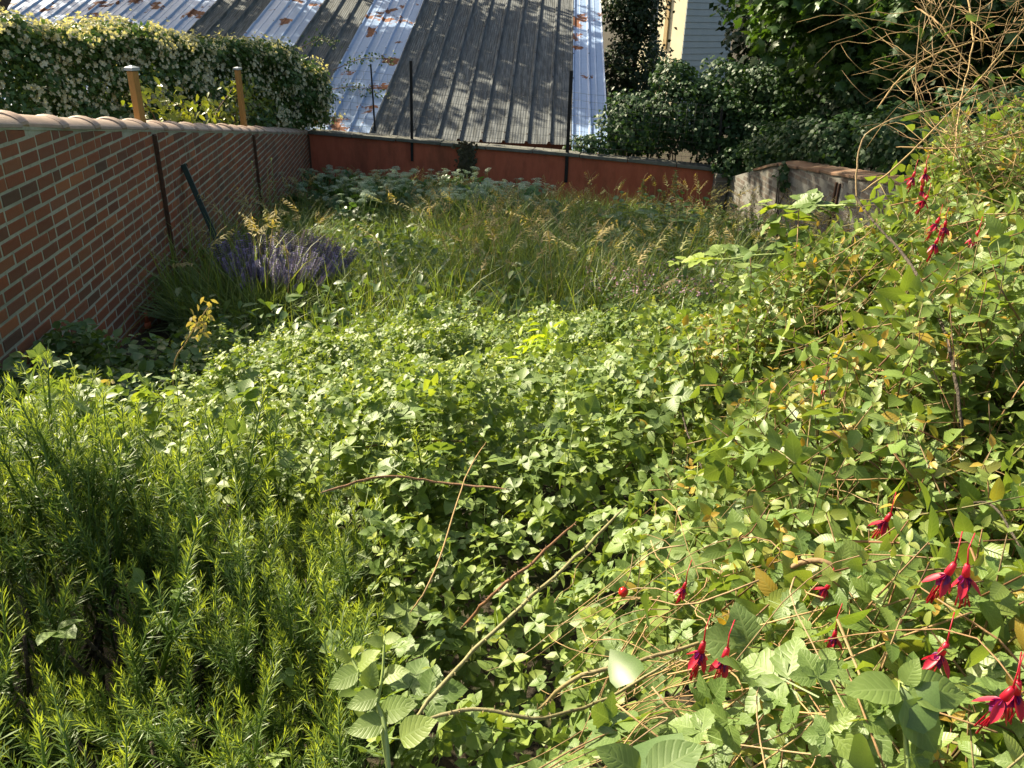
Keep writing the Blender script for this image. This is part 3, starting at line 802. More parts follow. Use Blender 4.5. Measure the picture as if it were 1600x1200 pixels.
kz = rng.random(260)**.7; Pn = np.array(pb)+(pt-np.array(pb))*kz[:, None]*.85+rng.normal(size=(260, 3))*np.array([.12, .06, .1])+np.array([0, -.2, 0]); Mx, Pn = leaf_cloud(Pn, np.tile([[0, -1., .2]], (260, 1)), IVY, .11, (0, -.4, .6), .4, .5)
link2('crown', scatter(IVY, Mx, Pn), M['ivy'], tr_, 'stuff')
# trees over the neighbour's garden and behind the shed, crowns above the picture, whose shade falls on the far half of the garden and on the roof
for i, (bx0, by0, x, y, z, r) in enumerate([(-11.0, 15.0, -6.6, 15.6, 4.6, 2.3), (-13.5, 17.8, -8.6, 18.8, 5.6, 2.8), (-9.6, 12.6, -7.2, 12.0, 3.8, 1.9), (-7.4, 27.2, -6.6, 25.6, 4.6, 2.6), (-12.0, 27.0, -11.6, 25.4, 4.4, 2.8), (-3.2, 27.4, -3.0, 26.0, 6.2, 2.4), (-16.0, 28.0, -16.0, 26.0, 5.0, 2.8)]):
    tree('neighbour_tree', ['leafy tree leaning over the flowering hedge', 'broad leafy tree beyond the flowering hedge beside the shed, with unseen crowns added to shade the old wall', 'small leafy tree standing behind the flowering hedge', 'leafy tree behind the middle of the shed', 'leafy tree behind the blue sheets of the shed roof', 'leafy tree behind the shed, nearest the evergreen', 'leafy tree behind the far end of the shed'][i], gbase(bx0, by0),
         [((x, y, z), (r, r, 1.1)), ((x+.8, y-.6, z+1.2), (r*.8, r*.8, 1.0)), ((x-.7, y+.8, z+.9), (r*.85, r*.8, 1.0))] + ([((-3.4, 16.8, 5.0), (2.0, 1.7, .9)), ((-3.4, 19.0, 5.0), (1.9, 1.6, .9)), ((-3.2, 14.8, 5.0), (1.9, 1.5, .9)), ((-3.0, 13.2, 5.2), (1.7, 1.4, .9))] if i == 1 else []), OV_T, 'weed', (1500, 7500, 1100, 5200, 5200, 4200, 4200)[i], .24, .15, group='trees around the shed and hedge')  # the second tree's far-reaching crowns are unseen, added to shade the old wall

# ivy hanging over the end of the red wall and the old wall
def ivy(name, label, base, blobs, n, size=.075):
    t = thing(name, label, 'ivy', base)
    out = []
    tot = sum(np.prod(b[1])**.67 for b in blobs)
    L = []
    for c, r in blobs:
        k = int(n*np.prod(r)**.67/tot); Pn, d = blob_points(c, r, k, .4)
        Mx, Pn = leaf_cloud(Pn, d, IVY, size, (0, -.25, .55), .45, .6)
        out.append(scatter(IVY, Mx, Pn))
        for q in range(5):
            e = np.array(c)+rand_dir(1)[0]*np.array(r)*.8
            s_ = np.array([c[0], c[1], base[2]])
            link2('stem', [tube(smooth_path([s_, (s_+e)/2+rng.normal(size=3)*.12, e], 7), np.linspace(.02, .005, 8), 5)], M['bark'], t)
    o = link2('foliage', out, M['ivy'], t, 'stuff')
    return t
ivy('ivy_mound', 'glossy green ivy mound spilling over the red wall beside the shed roof', (2.4, 16.0, -4.1),
    [((1.5, 16.0, -2.45), (.55, .35, .25)), ((2.3, 16.1, -2.0), (.75, .55, .62)), ((3.2, 16.0, -1.75), (.8, .6, .75)), ((3.9, 15.7, -2.0), (.8, .55, .7)), ((2.9, 16.2, -1.2), (.45, .4, .4))], 9000)
ivy('ivy_bush', 'tall glossy ivy growth in front of the cream house above the red wall', (4.3, 16.4, -4.1),
    [((4.0, 16.4, -1.45), (.7, .6, .65)), ((4.9, 15.9, -1.3), (.7, .55, .7)), ((4.6, 15.4, -2.1), (.75, .5, .55)), ((3.9, 15.0, -2.55), (.35, .3, .38))], 7500)
ivy('ivy_curtain', 'dark ivy curtain hanging over the clay slabs of the old brick wall', (5.0, 12.8, -3.5),
    [((4.45, 14.2, -2.2), (.6, .6, .5)), ((4.65, 13.2, -1.85), (.6, .7, .45)), ((4.75, 12.0, -1.65), (.58, .7, .40)), ((4.95, 10.6, -1.42), (.6, .9, .42)), ((5.2, 9.2, -1.1), (.6, .9, .45)), ((4.05, 12.35, -2.25), (.14, .18, .2)), ((5.3, 13.2, -.9), (.6, .8, .6))], 9500)

dc = on_plane(729, 246, RA+rf*.05, rd[:2])
di = thing('withered_ivy', 'dark withered ivy clump clinging to the red wall below its coping', 'ivy', dc+np.array([0, 0, -.45]))
n = 420; P = dc+np.stack([rng.normal(size=n)*.085, -.03-.04*rng.random(n), rng.random(n)*.62-.34], -1); Mx, P = leaf_cloud(P, np.tile([[0, -1., 0]], (n, 1)), IVY, .07, (0, -.6, .3), .5, .6)
link2('foliage', scatter(IVY, Mx, P), M['withered'], di, 'stuff'); link2('stem', [tube(smooth_path([dc+np.array([.02, -.02, -.45]), dc+np.array([-.02, -.02, 0]), dc+np.array([.01, -.02, .3])], 8), .012, 5)], M['bark'], di)
# ------------------------------------------------------------------ wooden posts and flowering hedge behind the left wall
for px, py, Y, lb in ((206, 107, 6.9, 'thick orange-brown wooden post with grey metal cap behind the brick wall'), (371, 107, 11.6, 'thinner looking wooden post with grey cap among yellow climbing leaves')):
    d = ray(px, py); p = d*(Y/d[1]); b = float(gz(p[0], p[1]))
    t = thing('wooden_post', lb, 'post', (p[0], p[1], b), 'wooden posts with metal caps')
    boxes('shaft', [(np.array([p[0], p[1], (p[2]-.02+b-.1)/2]), (.031, .031, (p[2]-.02-b+.1)/2), rotz(.35))], M['wood'], t, bevel=.004)
    cpv = [(-.058, -.058, -.02), (.058, -.058, -.02), (.058, .058, -.02), (-.058, .058, -.02), (-.058, -.058, .012), (.058, -.058, .012), (.058, .058, .012), (-.058, .058, .012), (0, 0, .034)]
    cv = (np.array(cpv)*.72)@rotz(.35)+p
    tr = [(0, 1, 5), (0, 5, 4), (1, 2, 6), (1, 6, 5), (2, 3, 7), (2, 7, 6), (3, 0, 4), (3, 4, 7), (4, 5, 8), (5, 6, 8), (6, 7, 8), (7, 4, 8), (0, 2, 1), (0, 3, 2)]
    link('cap', mk_mesh('cap', cv, np.array(tr), smooth=False), M['zinc'], t)

hedge = thing('flowering_hedge', 'dense evergreen hedge covered in small cream-white flowers above the brick wall', 'hedge', (-5.6, 11.5, -3.2))
hn = Noise(21, scale=2.6)
def hedge_pts(n):
    t = rng.random(n)
    pxs = -330 + 870*t                        # run of the hedge found from two ends of its top line
    A, B = np.array([-8.2, 5.0]), np.array([-4.25, 16.9])
    P2 = A+(B-A)*t[:, None]; dr = nrm(B-A); nv = np.array([dr[1], -dr[0]])
    u = rng.random(n)
    top = -.13 - .34*t - .55*t*t + .07*hn(t*9, t*3)+.06*hn(t*31, t*5)
    bot = -1.3 - .95*t
    # cross-section: rounded box, sampled near its surface
    ang = rng.random(n)*math.pi*1.15-.3
    cs = .55*np.sign(np.cos(ang))*np.abs(np.cos(ang))**.6; sn = np.abs(np.sin(ang))**.55*np.sign(np.sin(ang))
    low = u < .6
    o = np.where(low, np.where(u < .2, -.5, .55), cs); v = np.where(low, rng.random(n), .0)
    z = np.where(low, bot+(top-bot)*v, top-.25+.25*np.maximum(sn, -.2))
    o = o*(1+.18*hn(t*14, z*3)); dep = rng.random(n)**2*.3
    endc = np.clip((t-.86)/.14, 0, 1)
    o = o*(1-.35*endc*rng.random(n)); z = z - endc*.40*rng.random(n)*np.maximum(0, z-bot)
    Pn = np.stack([P2[:, 0]+nv[0]*(o-dep), P2[:, 1]+nv[1]*(o-dep), z-dep*.4], -1)
    sg_ = np.where(low, np.sign(o), cs); out = np.stack([nv[0]*sg_, nv[1]*sg_, np.where(low, .15, np.maximum(sn, 0))], -1)
    Pn += rng.normal(size=(n, 3))*.035
    return Pn, nrm(out), dep
Pn, od, dep = hedge_pts(84000)
Mx, Pn = leaf_cloud(Pn, od, OV_T, .082, (0, 0, .6), .6, .2)
link2('foliage', scatter(OV_T, Mx, Pn), M['hedge'], hedge, 'stuff')
PET = Tpl([(0, 0, 0), (-.34, .62, .1), (.34, .62, .1), (0, 1, .02)], [(0, 2, 1), (1, 2, 3)])
fl5 = join([PET.xf(rotz(k*R(72))@rotx(R(28))*.55, (0, 0, 0)) for k in range(5)])
Pn, od, dep = hedge_pts(7000); keep = hn(Pn[:, 1]*2.4, Pn[:, 2]*4) > -.75; Pn, od, dep = Pn[keep], od[keep], dep[keep]
kk = rng.integers(0, len(Pn), 14500)
Pf = Pn[kk]+od[kk]*.09+rng.normal(size=(len(kk), 3))*.04
Mx = frames(np.cross(od[kk], rand_dir(len(kk))), nrm(od[kk]+rng.normal(size=(len(kk), 3))*.5), .070*(0.6+.7*rng.random(len(kk))))
link2('flowers', scatter(fl5, Mx, Pf), M['white_flower'], hedge, 'stuff')
L = []
for k in range(16):
    t = .1+.9*rng.random(); A, B = np.array([-8.2, 5.0]), np.array([-4.25, 16.9]); p = A+(B-A)*t
    b = np.array([p[0], p[1], float(gz(*p))]); e = np.array([p[0]+rng.normal()*.3, p[1]+rng.normal()*.3, -.5-.6*t])
    L.append(tube(smooth_path([b, (b+e)/2+rng.normal(size=3)*.1, e], 6), np.linspace(.03, .008, 7), 5))
link2('stems', L, M['bark'], hedge)
# loose flowering sprays past its end
for (a, b) in (((520, 110), (612, 92)), ((515, 140), (600, 150)), ((505, 165), (570, 172)), ((500, 180), (555, 235)), ((470, 75), (525, 68))):
    p0, p1 = at(*a, 17.6), at(*b, 17.3)
    pts = smooth_path([p0, (p0+p1)/2+np.array([0, 0, .12]), p1], 9)
    L = [tube(pts, np.linspace(.010, .004, 10), 4)]
    sp_ = link2('spray', L, M['cane'], hedge)
    k = 90; ii = rng.integers(2, 10, k); Pn = pts[ii]+rng.normal(size=(k, 3))*.07
    Mx, Pn = leaf_cloud(Pn, rand_dir(k)*.3, OV_MIN, .06, (0, -.3, .8), .6, .3)
    link2('leaves', scatter(OV_MIN, Mx, Pn), M['hedge'], sp_, 'stuff')
    k = 26; ii = rng.integers(4, 10, k); Pn = pts[ii]+rng.normal(size=(k, 3))*.05
    Mx, Pn = leaf_cloud(Pn, rand_dir(k)*.3, fl5, .05, (0, -.3, .8), .6, .1)
    link2('blossom', scatter(fl5, Mx, Pn), M['white_flower'], sp_, 'stuff')

# yellow-green climber between the posts
cl = thing('climbing_vine', 'yellow-green climber trailing between the wooden posts above the brick wall', 'vine', on_plane(420, 185, wl(0)-f3*.5, WL_D)+np.array([0, 0, -1.2]))
L, LP, LO = [], [], []
for k in range(22):
    px = rng.choice([260, 300, 340, 380, 400, 410, 420, 440, 430]); base_p = on_plane(px+rng.normal()*15, 188, wl(0)-f3*.5, WL_D)
    e = on_plane(px+rng.normal()*28, 118+rng.random()*55, wl(0)-f3*.45, WL_D)
    pts = smooth_path([base_p+np.array([0, 0, -.5]), base_p, (base_p+e)/2+rng.normal(size=3)*.08, e], 9)
    L.append(tube(pts, np.linspace(.008, .003, 10), 4)); ii = rng.integers(3, 10, 46); LP.append(pts[ii]+rng.normal(size=(46, 3))*.08)
link2('stems', L, M['cane'], cl)
LP = np.concatenate(LP); Mx, LP = leaf_cloud(LP, rand_dir(len(LP))*.3, LANCE_LO, .10, (.2, -.4, .8), .5, .3)
link2('foliage', scatter(LANCE_LO, Mx, LP), M['yellow_leaf'], cl, 'stuff')

# ------------------------------------------------------------------ stake, pot
st_t, st_b = on_plane(290, 258, wl(0)+f3*.035, WL_D), on_plane(352, 398, wl(0)+f3*.42, WL_D)
st_b2 = st_b+(st_b-st_t)*.35
u = nrm(st_t-st_b2); x = nrm(np.cross(f3, u)); y = np.cross(u, x)
o = thing('garden_stake', 'dark green metal stake leaning on the brick wall behind the lavender', 'stake', st_b2)
boxes('bar', [((st_t+st_b2)/2, (.034, .006, np.linalg.norm(st_t-st_b2)/2), np.array([x, y, u])), ((st_t+st_b2)/2+x*.031-y*.02, (.005, .022, np.linalg.norm(st_t-st_b2)/2-.004), np.array([x, y, u]))], M['green_paint'], o, bevel=.002)
link2('tip', [tube([st_t-u*.002, st_t+u*.03+x*-.02], [.02, .004], 5)], M['green_paint'], o)

pp = on_ground(224, 512, .0); 
pot = thing('flower_pot', 'small orange terracotta pot upturned at the foot of the brick wall', 'pot', pp)
def lathe(name, prof, n, c, mat, parent, ax=np.eye(3)):
    V, T = [], []
    for r_, z in prof:
        for k in range(n): a = k/n*2*math.pi; V.append((r_*math.cos(a), r_*math.sin(a), z))
    for i in range(len(prof)-1):
        for k in range(n): j = (k+1) % n; T.append((i*n+k, i*n+j, (i+1)*n+j, (i+1)*n+k))
    return link(name, mk_mesh(name, np.array(V)@np.asarray(ax)+np.asarray(c), np.array(T)), mat, parent)
axp = rotx(.12)
lathe('pot_body', [(.001, .13), (.036, .13), (.040, .126), (.052, .04), (.047, .04), (.036, .118), (.001, .12)], 20, pp, M['terracotta'], pot, axp)
lathe('pot_rim', [(.053, .045), (.060, .042), (.061, .004), (.057, 0), (.050, .0), (.05, .045), (.053, .045)], 20, pp, M['terracotta'], pot, axp)

# ================================================================== THE GARDEN
# ------------------------------------------------------------------ meadow grass
def grass_tpl(n=4, bend=.5, w=.006):
    V, T, tip = [], [], []
    for i in range(n):
        t = i/n; ww = w*(1-t*.8); y = bend*t*t; z = t-.25*bend*t*t*t
        V += [(-ww, y, z), (ww, y, z)]; tip += [t*.25]*2
    V.append((0, bend, 1-.25*bend)); tip.append(.45)
    for i in range(n-1): a = 2*i; T += [(a, a+1, a+3), (a, a+3, a+2)]
    T.append((2*n-2, 2*n-1, 2*n))
    return Tpl(V, T, None, tip)
def up_frames(n, s, lean=.15):
    a = rng.random(n)*6.283; lx, ly = rng.normal(size=(2, n))*lean
    Z = nrm(np.stack([lx, ly, np.ones(n)], -1)); Y0 = np.stack([np.cos(a), np.sin(a), 0*a], -1)
    X = nrm(np.cross(Y0, Z)); Y = np.cross(Z, X)
    return np.stack([X, Y, Z], -1)*np.asarray(s).reshape(-1, 1, 1)
def wall_x(y): return WL_P[0]+WL_D[0]/WL_D[1]*(y-WL_P[1])
def rwall_x(y): return WR_P[0]+WR_D[0]/WR_D[1]*(y-WR_P[1])
def bare(x, y):
    # bare earth patch in front of the flower pot
    d = -nrm(pp[:2]); rx, ry = x-pp[0], y-pp[1]; u_ = np.clip(rx*d[0]+ry*d[1], -.15, 1.7); return np.hypot(rx-d[0]*u_, ry-d[1]*u_) < .24+.05*np.sin(9*u_)
gn2 = Noise(31, scale=1.7); gn3 = Noise(32, scale=3.2)
gr = []
for bend, nb, h0, h1_ in ((.25, 12000, .35, .6), (.6, 12000, .35, .65), (1.0, 7000, .3, .6)):
    y = 3.8+11.0*rng.random(nb)**.85; x = wall_x(y)+.05+(rwall_x(y)-wall_x(y)-.1)*rng.random(nb)
    k = (gn3(x, y) > -1.3) & ~bare(x, y); x, y = x[k], y[k]
    h = (h0+(h1_-h0)*rng.random(len(x)))*(1.36+.20*gn2(x, y))*np.clip((y-2.5)/3.5, .55, 1)*np.where(x > 2.2, np.clip(1-.55*(x-2.2), .3, 1), 1)
    P = np.stack([x, y, gz(x, y)-.01], -1)
    gr.append(scatter(grass_tpl(4, bend, .0075), up_frames(len(x), h, .22), P, np.clip(.5+.22*gn2(x*2, y*2)+.2*rng.normal(size=len(x)), 0, .999)))
link2('meadow_grass', gr, M['grass'], None, 'stuff'); go = bpy.data.objects['meadow_grass']
tag(go, 'long unmown grass growing across the middle of the garden', 'grass')
# seeding stalks with drooping heads
def seed_tpl():
    L = [tube(smooth_path([(0, 0, 0), (.01, .02, .5), (0, .10, .86), (0, .2, .97)], 6), np.linspace(.0035, .0018, 7), 3)]
    V = L[0]; ts = [Tpl(V.V, V.T)]
    for k in range(16):
        t = k/15; p = np.array([0, .05+.19*t, .78+.2*t-.02*t*t*2])
        a = k*2.4; D = nrm(np.array([math.cos(a)*.7, .55+math.sin(a)*.3, .5-.9*t])); Mx = frames(D[None], np.array([[0, 0, 1.]]), [.07*(1.1-.5*t)])[0]
        ts.append(LANCE_LO.xf(Mx*np.array([.6, 1, 1]), p))
    return join(ts)
SEED = seed_tpl()
nb = 900; y = 5.6+8.5*rng.random(nb); x = wall_x(y)+.3+(rwall_x(y)-wall_x(y)-.5)*rng.random(nb)
k = (gn2(x, y) > -.2); x, y = x[k], y[k]
hb = tag(link2('seeding_grass', scatter(SEED, up_frames(len(x), .72+.38*rng.random(len(x)), .2), np.stack([x, y, gz(x, y)-.01], -1)), M['hay'], None, 'stuff'), 'straw-coloured seed heads nodding above the green meadow grass', 'grass')
# broad-leaf weeds low in the grass
y = 3.4+11.5*rng.random(22000); x = wall_x(y)+.03+(rwall_x(y)-wall_x(y)-.06)*rng.random(22000); k = ~bare(x, y) & (((x+2.1)/.75)**2+((y-6.8)/1.3)**2 > 1); x, y = x[k], y[k]
P = np.stack([x, y, gz(x, y)+.03+.48*rng.random(len(x))*np.clip((y-3)/3, .3, 1)], -1)
Mx, P = leaf_cloud(P, rand_dir(len(P))*.2, LANCE_LO, .10, (0, 0, 1), .5, .1, .8)
tag(link2('low_weeds', scatter(LANCE_LO, Mx, P), M['weed'], None, 'stuff'), 'low broad-leaved weeds filling the ground between the grasses', 'weeds')

# ------------------------------------------------------------------ umbel plants (flat pale flower plates)
def umbel_tpl():
    ts = []
    for k in range(26):
        a = k*2.399; r_ = .5*math.sqrt(k/26); z = -.10*r_*r_*4
        ts.append(Tpl(np.array([(-.07, -.06, 0), (.07, -.06, 0), (.06, .07, .01), (-.06, .06, .01)])@rotz(a)+np.array([r_*math.cos(a), r_*math.sin(a), z+.02*(k % 3)]), [(0, 1, 2), (0, 2, 3)]))
        if k % 3 == 0:
            t = tube([(0, 0, -.45), (r_*math.cos(a), r_*math.sin(a), z)], .008, 3); ts.append(Tpl(t.V, t.T))
    return join(ts)
UMB = umbel_tpl()
def umbel_leaf():
    ts = []
    for (px, py, rot, s) in ((0, .62, 0, .5), (-.05, .55, 55, .42), (.05, .55, -55, .42), (-.16, .35, 75, .42), (.16, .35, -75, .42), (-.2, .42, 30, .3), (.2, .42, -30, .3)):
        ts.append(OV_LO.xf(rotz(R(rot))*s, (px, py, 0)))
    ts.append(Tpl([(-.012, 0, 0), (.012, 0, 0), (0, .7, 0)], [(0, 1, 2)])); return join(ts)
UML = umbel_leaf()
protos = []
def umbel_plant(loc, h, k):
    t = thing('umbel_plant', 'leafy umbel plant with flat greenish-white flower plates before the red wall', 'plant', loc, 'umbel plants before the red wall')
    loc = np.array(loc)
    m = 8; stems = []; 
    for i in range(m):
        a = rng.random()*6.28; sp_ = .06+.28*rng.random(); hh = h*(.78+.25*rng.random())
        e = loc+np.array([math.cos(a)*sp_, math.sin(a)*sp_, hh])
        pts = smooth_path([loc, (loc+e)/2+np.array([math.cos(a), math.sin(a), 0])*.02, e], 5); stems.append((pts, e))
        link2('stem', [tube(pts, np.linspace(.007, .003, 6), 4)], M['green_stem'], t)
    Mx = np.stack([frames(nrm(rng.normal(size=(1, 3))*np.array([1, 1, .12])), np.array([[0, -.15, 1.]])+rng.normal(size=(1, 3))*.18, [.085+.06*rng.random()])[0] for _ in stems])
    place('umbel', UMB, Mx, np.array([e for _, e in stems]), M['umbel'], t)
    n = 34; P = np.array([stems[rng.integers(0, m)][0][rng.integers(1, 5)] for _ in range(n)])
    Mx, P = leaf_cloud(P, nrm(rng.normal(size=(n, 3))*np.array([1, 1, .2])), UML, .20, (0, 0, 1), .25, .15, .5)
    link2('foliage', scatter(UML, Mx, P), M['elder'], t, 'stuff')
cnt = 0
while cnt < 70:
    y = 10.6+5.1*rng.random(); x = wall_x(y)+.25+ (5.0-.35*(y-10.6))*rng.random()
    if y > RA[1]+(x-RA[0])*rd[1]/rd[0]-.25 or x > .75 - .1*(15.5-y): continue
    if y < 12.0 and x < -2.6: continue
    umbel_plant(gbase(x, y), .72+.30*rng.random(), cnt); cnt += 1

# ------------------------------------------------------------------ lavender
lc = np.array(gbase(-2.26, 6.5))
lav = thing('lavender_bush', 'spreading lavender bush with purple flower spikes beside the brick wall', 'bush', lc)
nb = 2600; a = rng.random(nb)*6.283; rr_ = np.sqrt(rng.random(nb))
bx_, by_ = lc[0]+.55*rr_*np.cos(a), lc[1]+.75*rr_*np.sin(a)
LV = grass_tpl(3, .35, .010)
Zd = nrm(np.stack([np.cos(a)*rr_*.9, np.sin(a)*rr_*.9-.1, np.full(nb, 1.0)], -1)+rng.normal(size=(nb, 3))*.16)
def dir_frames(Z, s):
    n = len(Z); X = nrm(np.cross(rand_dir(n), Z)); Y = np.cross(Z, X); return np.stack([X, Y, Z], -1)*np.asarray(s).reshape(-1, 1, 1)
link2('leafy_stems', scatter(LV, dir_frames(Zd, .42+.2*rng.random(nb)), np.stack([bx_, by_, gz(bx_, by_)], -1)), M['lav_leaf'], lav, 'stuff')
def spike_tpl():
    s = tube([(0, 0, 0), (.01, .012, .7), (0, 0, .99)], .0035, 3); ts = []
    for k in range(9):
        z = .76+.028*k
        for j in range(4):
            aa = j*1.571+k*.8; D = np.array([[math.cos(aa), math.sin(aa), .9]]); ts.append(OV_MIN.xf(frames(D, np.array([[0, 0, 1.]]), [.034])[0], (0, 0, z)))
    return Tpl(s.V, s.T), join(ts)
SP_S, SP_F = spike_tpl()
nb = 560; a = rng.random(nb)*6.283; rr_ = np.sqrt(rng.random(nb))
bx_, by_ = lc[0]+.14+.30*rr_*np.cos(a), lc[1]+.30+.45*rr_*np.sin(a)
Zd = nrm(np.stack([.25+np.cos(a)*rr_*.5, np.sin(a)*rr_*.6, np.full(nb, 1.0)], -1)+rng.normal(size=(nb, 3))*.12)
Fm = dir_frames(Zd, .48+.22*rng.random(nb)); Pb = np.stack([bx_, by_, gz(bx_, by_)], -1)
link2('flower_stalks', scatter(SP_S, Fm, Pb), M['lav_leaf'], lav, 'stuff')
o_ = np.argsort(np.linalg.norm(Pb, axis=1)-.6*Zd[:, 2])
place('flower_spike', SP_F, Fm[o_[:300]], Pb[o_[:300]], M['lav_flower'], lav)
link2('flower_spikes', scatter(SP_F, Fm[o_[300:]], Pb[o_[300:]]), M['lav_flower'], lav, 'stuff')

# ------------------------------------------------------------------ tall nettle-like weeds by the far right corner
def pair_plant(name, label, cat, loc, h, mat, nl, ls, lean=(0, 0), group=None, flower=False, tpl=None):
    tpl = tpl or OV_LO
    t = thing(name, label, cat, loc, group); loc = np.array(loc, float)
    e = loc+np.array([lean[0], lean[1], h]); pts = smooth_path([loc, loc*.6+e*.4+rng.normal(size=3)*.02, e], 8)
    link2('stem', [tube(pts, np.linspace(.007, .003, 9), 5)], M['green_stem'], t)
    D, Nn, P, S, tp = [], [], [], [], []
    for k in range(nl):
        f = .18+.82*k/(nl-1); i = f*8; p = pts[min(int(i), 7)]*(1-(i-min(int(i), 7)))+pts[min(int(i)+1, 8)]*(i-min(int(i), 7))
        for sg in (0, math.pi):
            aa = k*1.571+sg+rng.normal()*.25; D.append((math.cos(aa), math.sin(aa), .15-.45*rng.random()*(1-f)+.5*(f > .92))); Nn.append((0, 0, 1.)); P.append(p); S.append(ls*(1.1-.75*f*f)*(.85+.3*rng.random())); tp.append(.5*(f > .85))
    Mx = frames(np.array(D), np.array(Nn)+rng.normal(size=(len(P), 3))*.2, np.array(S))
    place('leaf', tpl, Mx, np.array(P), M[mat], t)
    if flower:
        n = 160; k = rng.random(n); i = (.72+.3*k)*8; P = e[None]-np.array([0, 0, 1])*(h*.30*(1-k))[:, None]+rng.normal(size=(n, 3))*np.stack([.05*(1.1-k)]*2+[.01+0*k], -1)
        Mx, P = leaf_cloud(P, rand_dir(n)*.4, LANCE_LO, .035, (0, 0, .3), .5, .5); link2('flower_tassels', scatter(LANCE_LO, Mx, P), M['hay'], t, 'stuff')
    return t
for i, (px, py, Y) in enumerate([(1001, 282, 12.4), (1034, 300, 12.0), (1066, 268, 11.8)]):
    d = ray(px, py); p = d*(Y/d[1]); b = gbase(p[0], p[1])
    pair_plant('flowering_weed', ['tall seeding weed in front of the red wall, farthest from the brick pier', 'shorter seeding weed standing between two taller ones before the red wall', 'tallest seeding weed before the red wall, nearest the brick pier'][i], 'weed', b, p[2]-b[2], 'weed', 13, .15, (rng.normal()*.04, 0), 'seeding weeds before the red wall', True)
for i in range(26):
    y = 8.6+3.6*rng.random(); x = .9+.13*(y-8)+1.5*rng.random()
    if x > rwall_x(y)-1.0: continue
    pair_plant('broadleaf_weed', 'broad dark-leaved weed in the patch below the old brick wall', 'weed', gbase(x, y), .55+.35*rng.random(), 'weed', 6, .24, rng.normal(size=2)*.08, 'broad-leaved weeds below the old wall')
# bright young shrub shoot at the wall beyond the stake
for k in range(4):
    b = on_plane(408+8*k, 370, wl(0)+f3*.30, WL_D); b[2] = float(gz(*b[:2]))
    pair_plant('young_sapling', 'fresh light green sapling shoot against the brick wall beyond the lavender', 'sapling', b, 1.0+.25*rng.random(), 'weed', 14, .12, rng.normal(size=2)*.05, 'sapling shoots by the wall', tpl=LANCE)
# pink flowering herb
ph = np.array(gbase(1.25, 6.1)); pk = thing('pink_herb', 'sprawling herb with small dusty pink flower heads at the meadow edge', 'herb', ph)
n = 500; a = rng.random(n)*6.283; r_ = np.sqrt(rng.random(n)); x, y = ph[0]+.75*r_*np.cos(a), ph[1]+.65*r_*np.sin(a); z0 = gz(x, y); hh = .42+.16*rng.random(n)
link2('stems', scatter(grass_tpl(3, .1, .004), up_frames(n, hh, .05), np.stack([x, y, z0], -1)), M['lav_leaf'], pk, 'stuff')
kk = rng.integers(0, n, 2600); P = np.stack([x[kk], y[kk], z0[kk]+hh[kk]*(.3+.65*rng.random(2600))], -1)+rng.normal(size=(2600, 3))*.02
Mx, P = leaf_cloud(P, rand_dir(2600)*.2, OV_MIN, .035, (0, 0, 1), .4, .1); link2('foliage', scatter(OV_MIN, Mx, P), M['weed'], pk, 'stuff')
kk = rng.integers(0, 140, 600); P = np.stack([x[kk], y[kk], z0[kk]+hh[kk]], -1)+rng.normal(size=(600, 3))*.016
Mx, P = leaf_cloud(P, rand_dir(600)*.4, OV_MIN, .022, (0, 0, 1), .6, 0); link2('flowers', scatter(OV_MIN, Mx, P), M['pink_flower'], pk, 'stuff')

# ------------------------------------------------------------------ the thicket in front: height of its top found from control points
CTRL = [(800,1200,1.0),(450,1200,.98),(1100,1200,.64),(1500,1200,.56),(1500,900,.74),(1200,1000,.78),(1000,950,.97),(1100,800,1.2),(1400,700,1.2),(640,760,1.40),(800,790,1.35),(720,930,1.5),(620,960,1.42),(830,940,1.34),(740,1080,1.22),(880,1080,1.0),(700,690,2.0),(750,650,2.5),
 (800,600,3.0),(680,500,4.6),(900,550,3.7),(450,600,3.2),(1000,620,2.8),(1050,560,2.9),(1100,475,2.5),(1250,460,2.3),(1400,385,2.05),(1580,185,1.95),(1490,275,1.85),(1640,150,1.95),(1300,550,1.6),(1500,500,1.3),(1550,350,1.55),(1200,650,1.7),(560,560,3.9),(1050,530,3.6),
 (1180,500,3.4),(50,690,1.45),(250,670,1.52),(390,780,1.38),(180,1150,.98),(450,1000,1.12),(520,930,1.18),(30,950,1.12),(250,900,1.22),(60,1200,.92),(300,1200,.95)]
CP = np.array([at(*c) for c in CTRL])
CP = np.vstack([CP, [(-1.6, 4.6, -1.95), (.2, 5.2, -2.05), (1.2, 4.6, -1.75), (1.9, 2.6, -.60), (1.7, 1.2, -.25), (1.2, .4, -.2), (-.2, .1, -.75), (.6, 5.0, -1.95), (2.2, 3.8, -1.4), (-.6, 1.6, -.95), (-1.3, 2.4, -1.35), (-1.9, 3.4, -1.8), (1.5, 3.3, -1.2)]])
tn = Noise(41, n=12, scale=5.5); tn2 = Noise(42, n=12, scale=14.0)
def top_z(x, y):
    x, y = np.asarray(x, float), np.asarray(y, float)
    d2 = (x[..., None]-CP[:, 0])**2+(y[..., None]-CP[:, 1])**2
    wgt = 1/(d2+.012)**2
    h = CP[:, 2]-gz(CP[:, 0], CP[:, 1])
    return gz(x, y)+(wgt*h).sum(-1)/wgt.sum(-1)
def thicket(n, xr, yr, fn, depth=.3, pw=1.6):
    x = xr[0]+(xr[1]-xr[0])*rng.random(n); y = yr[0]+(yr[1]-yr[0])*rng.random(n)
    k = (rng.random(n) < fn(x, y)) & (x*x+y*y > .21); x, y = x[k], y[k]
    dep = depth*rng.random(len(x))**pw
    z = top_z(x, y)+.055*tn(x, y)+.04*tn2(x, y)-dep
    return np.stack([x, y, np.maximum(z, gz(x, y)+.03)], -1), dep
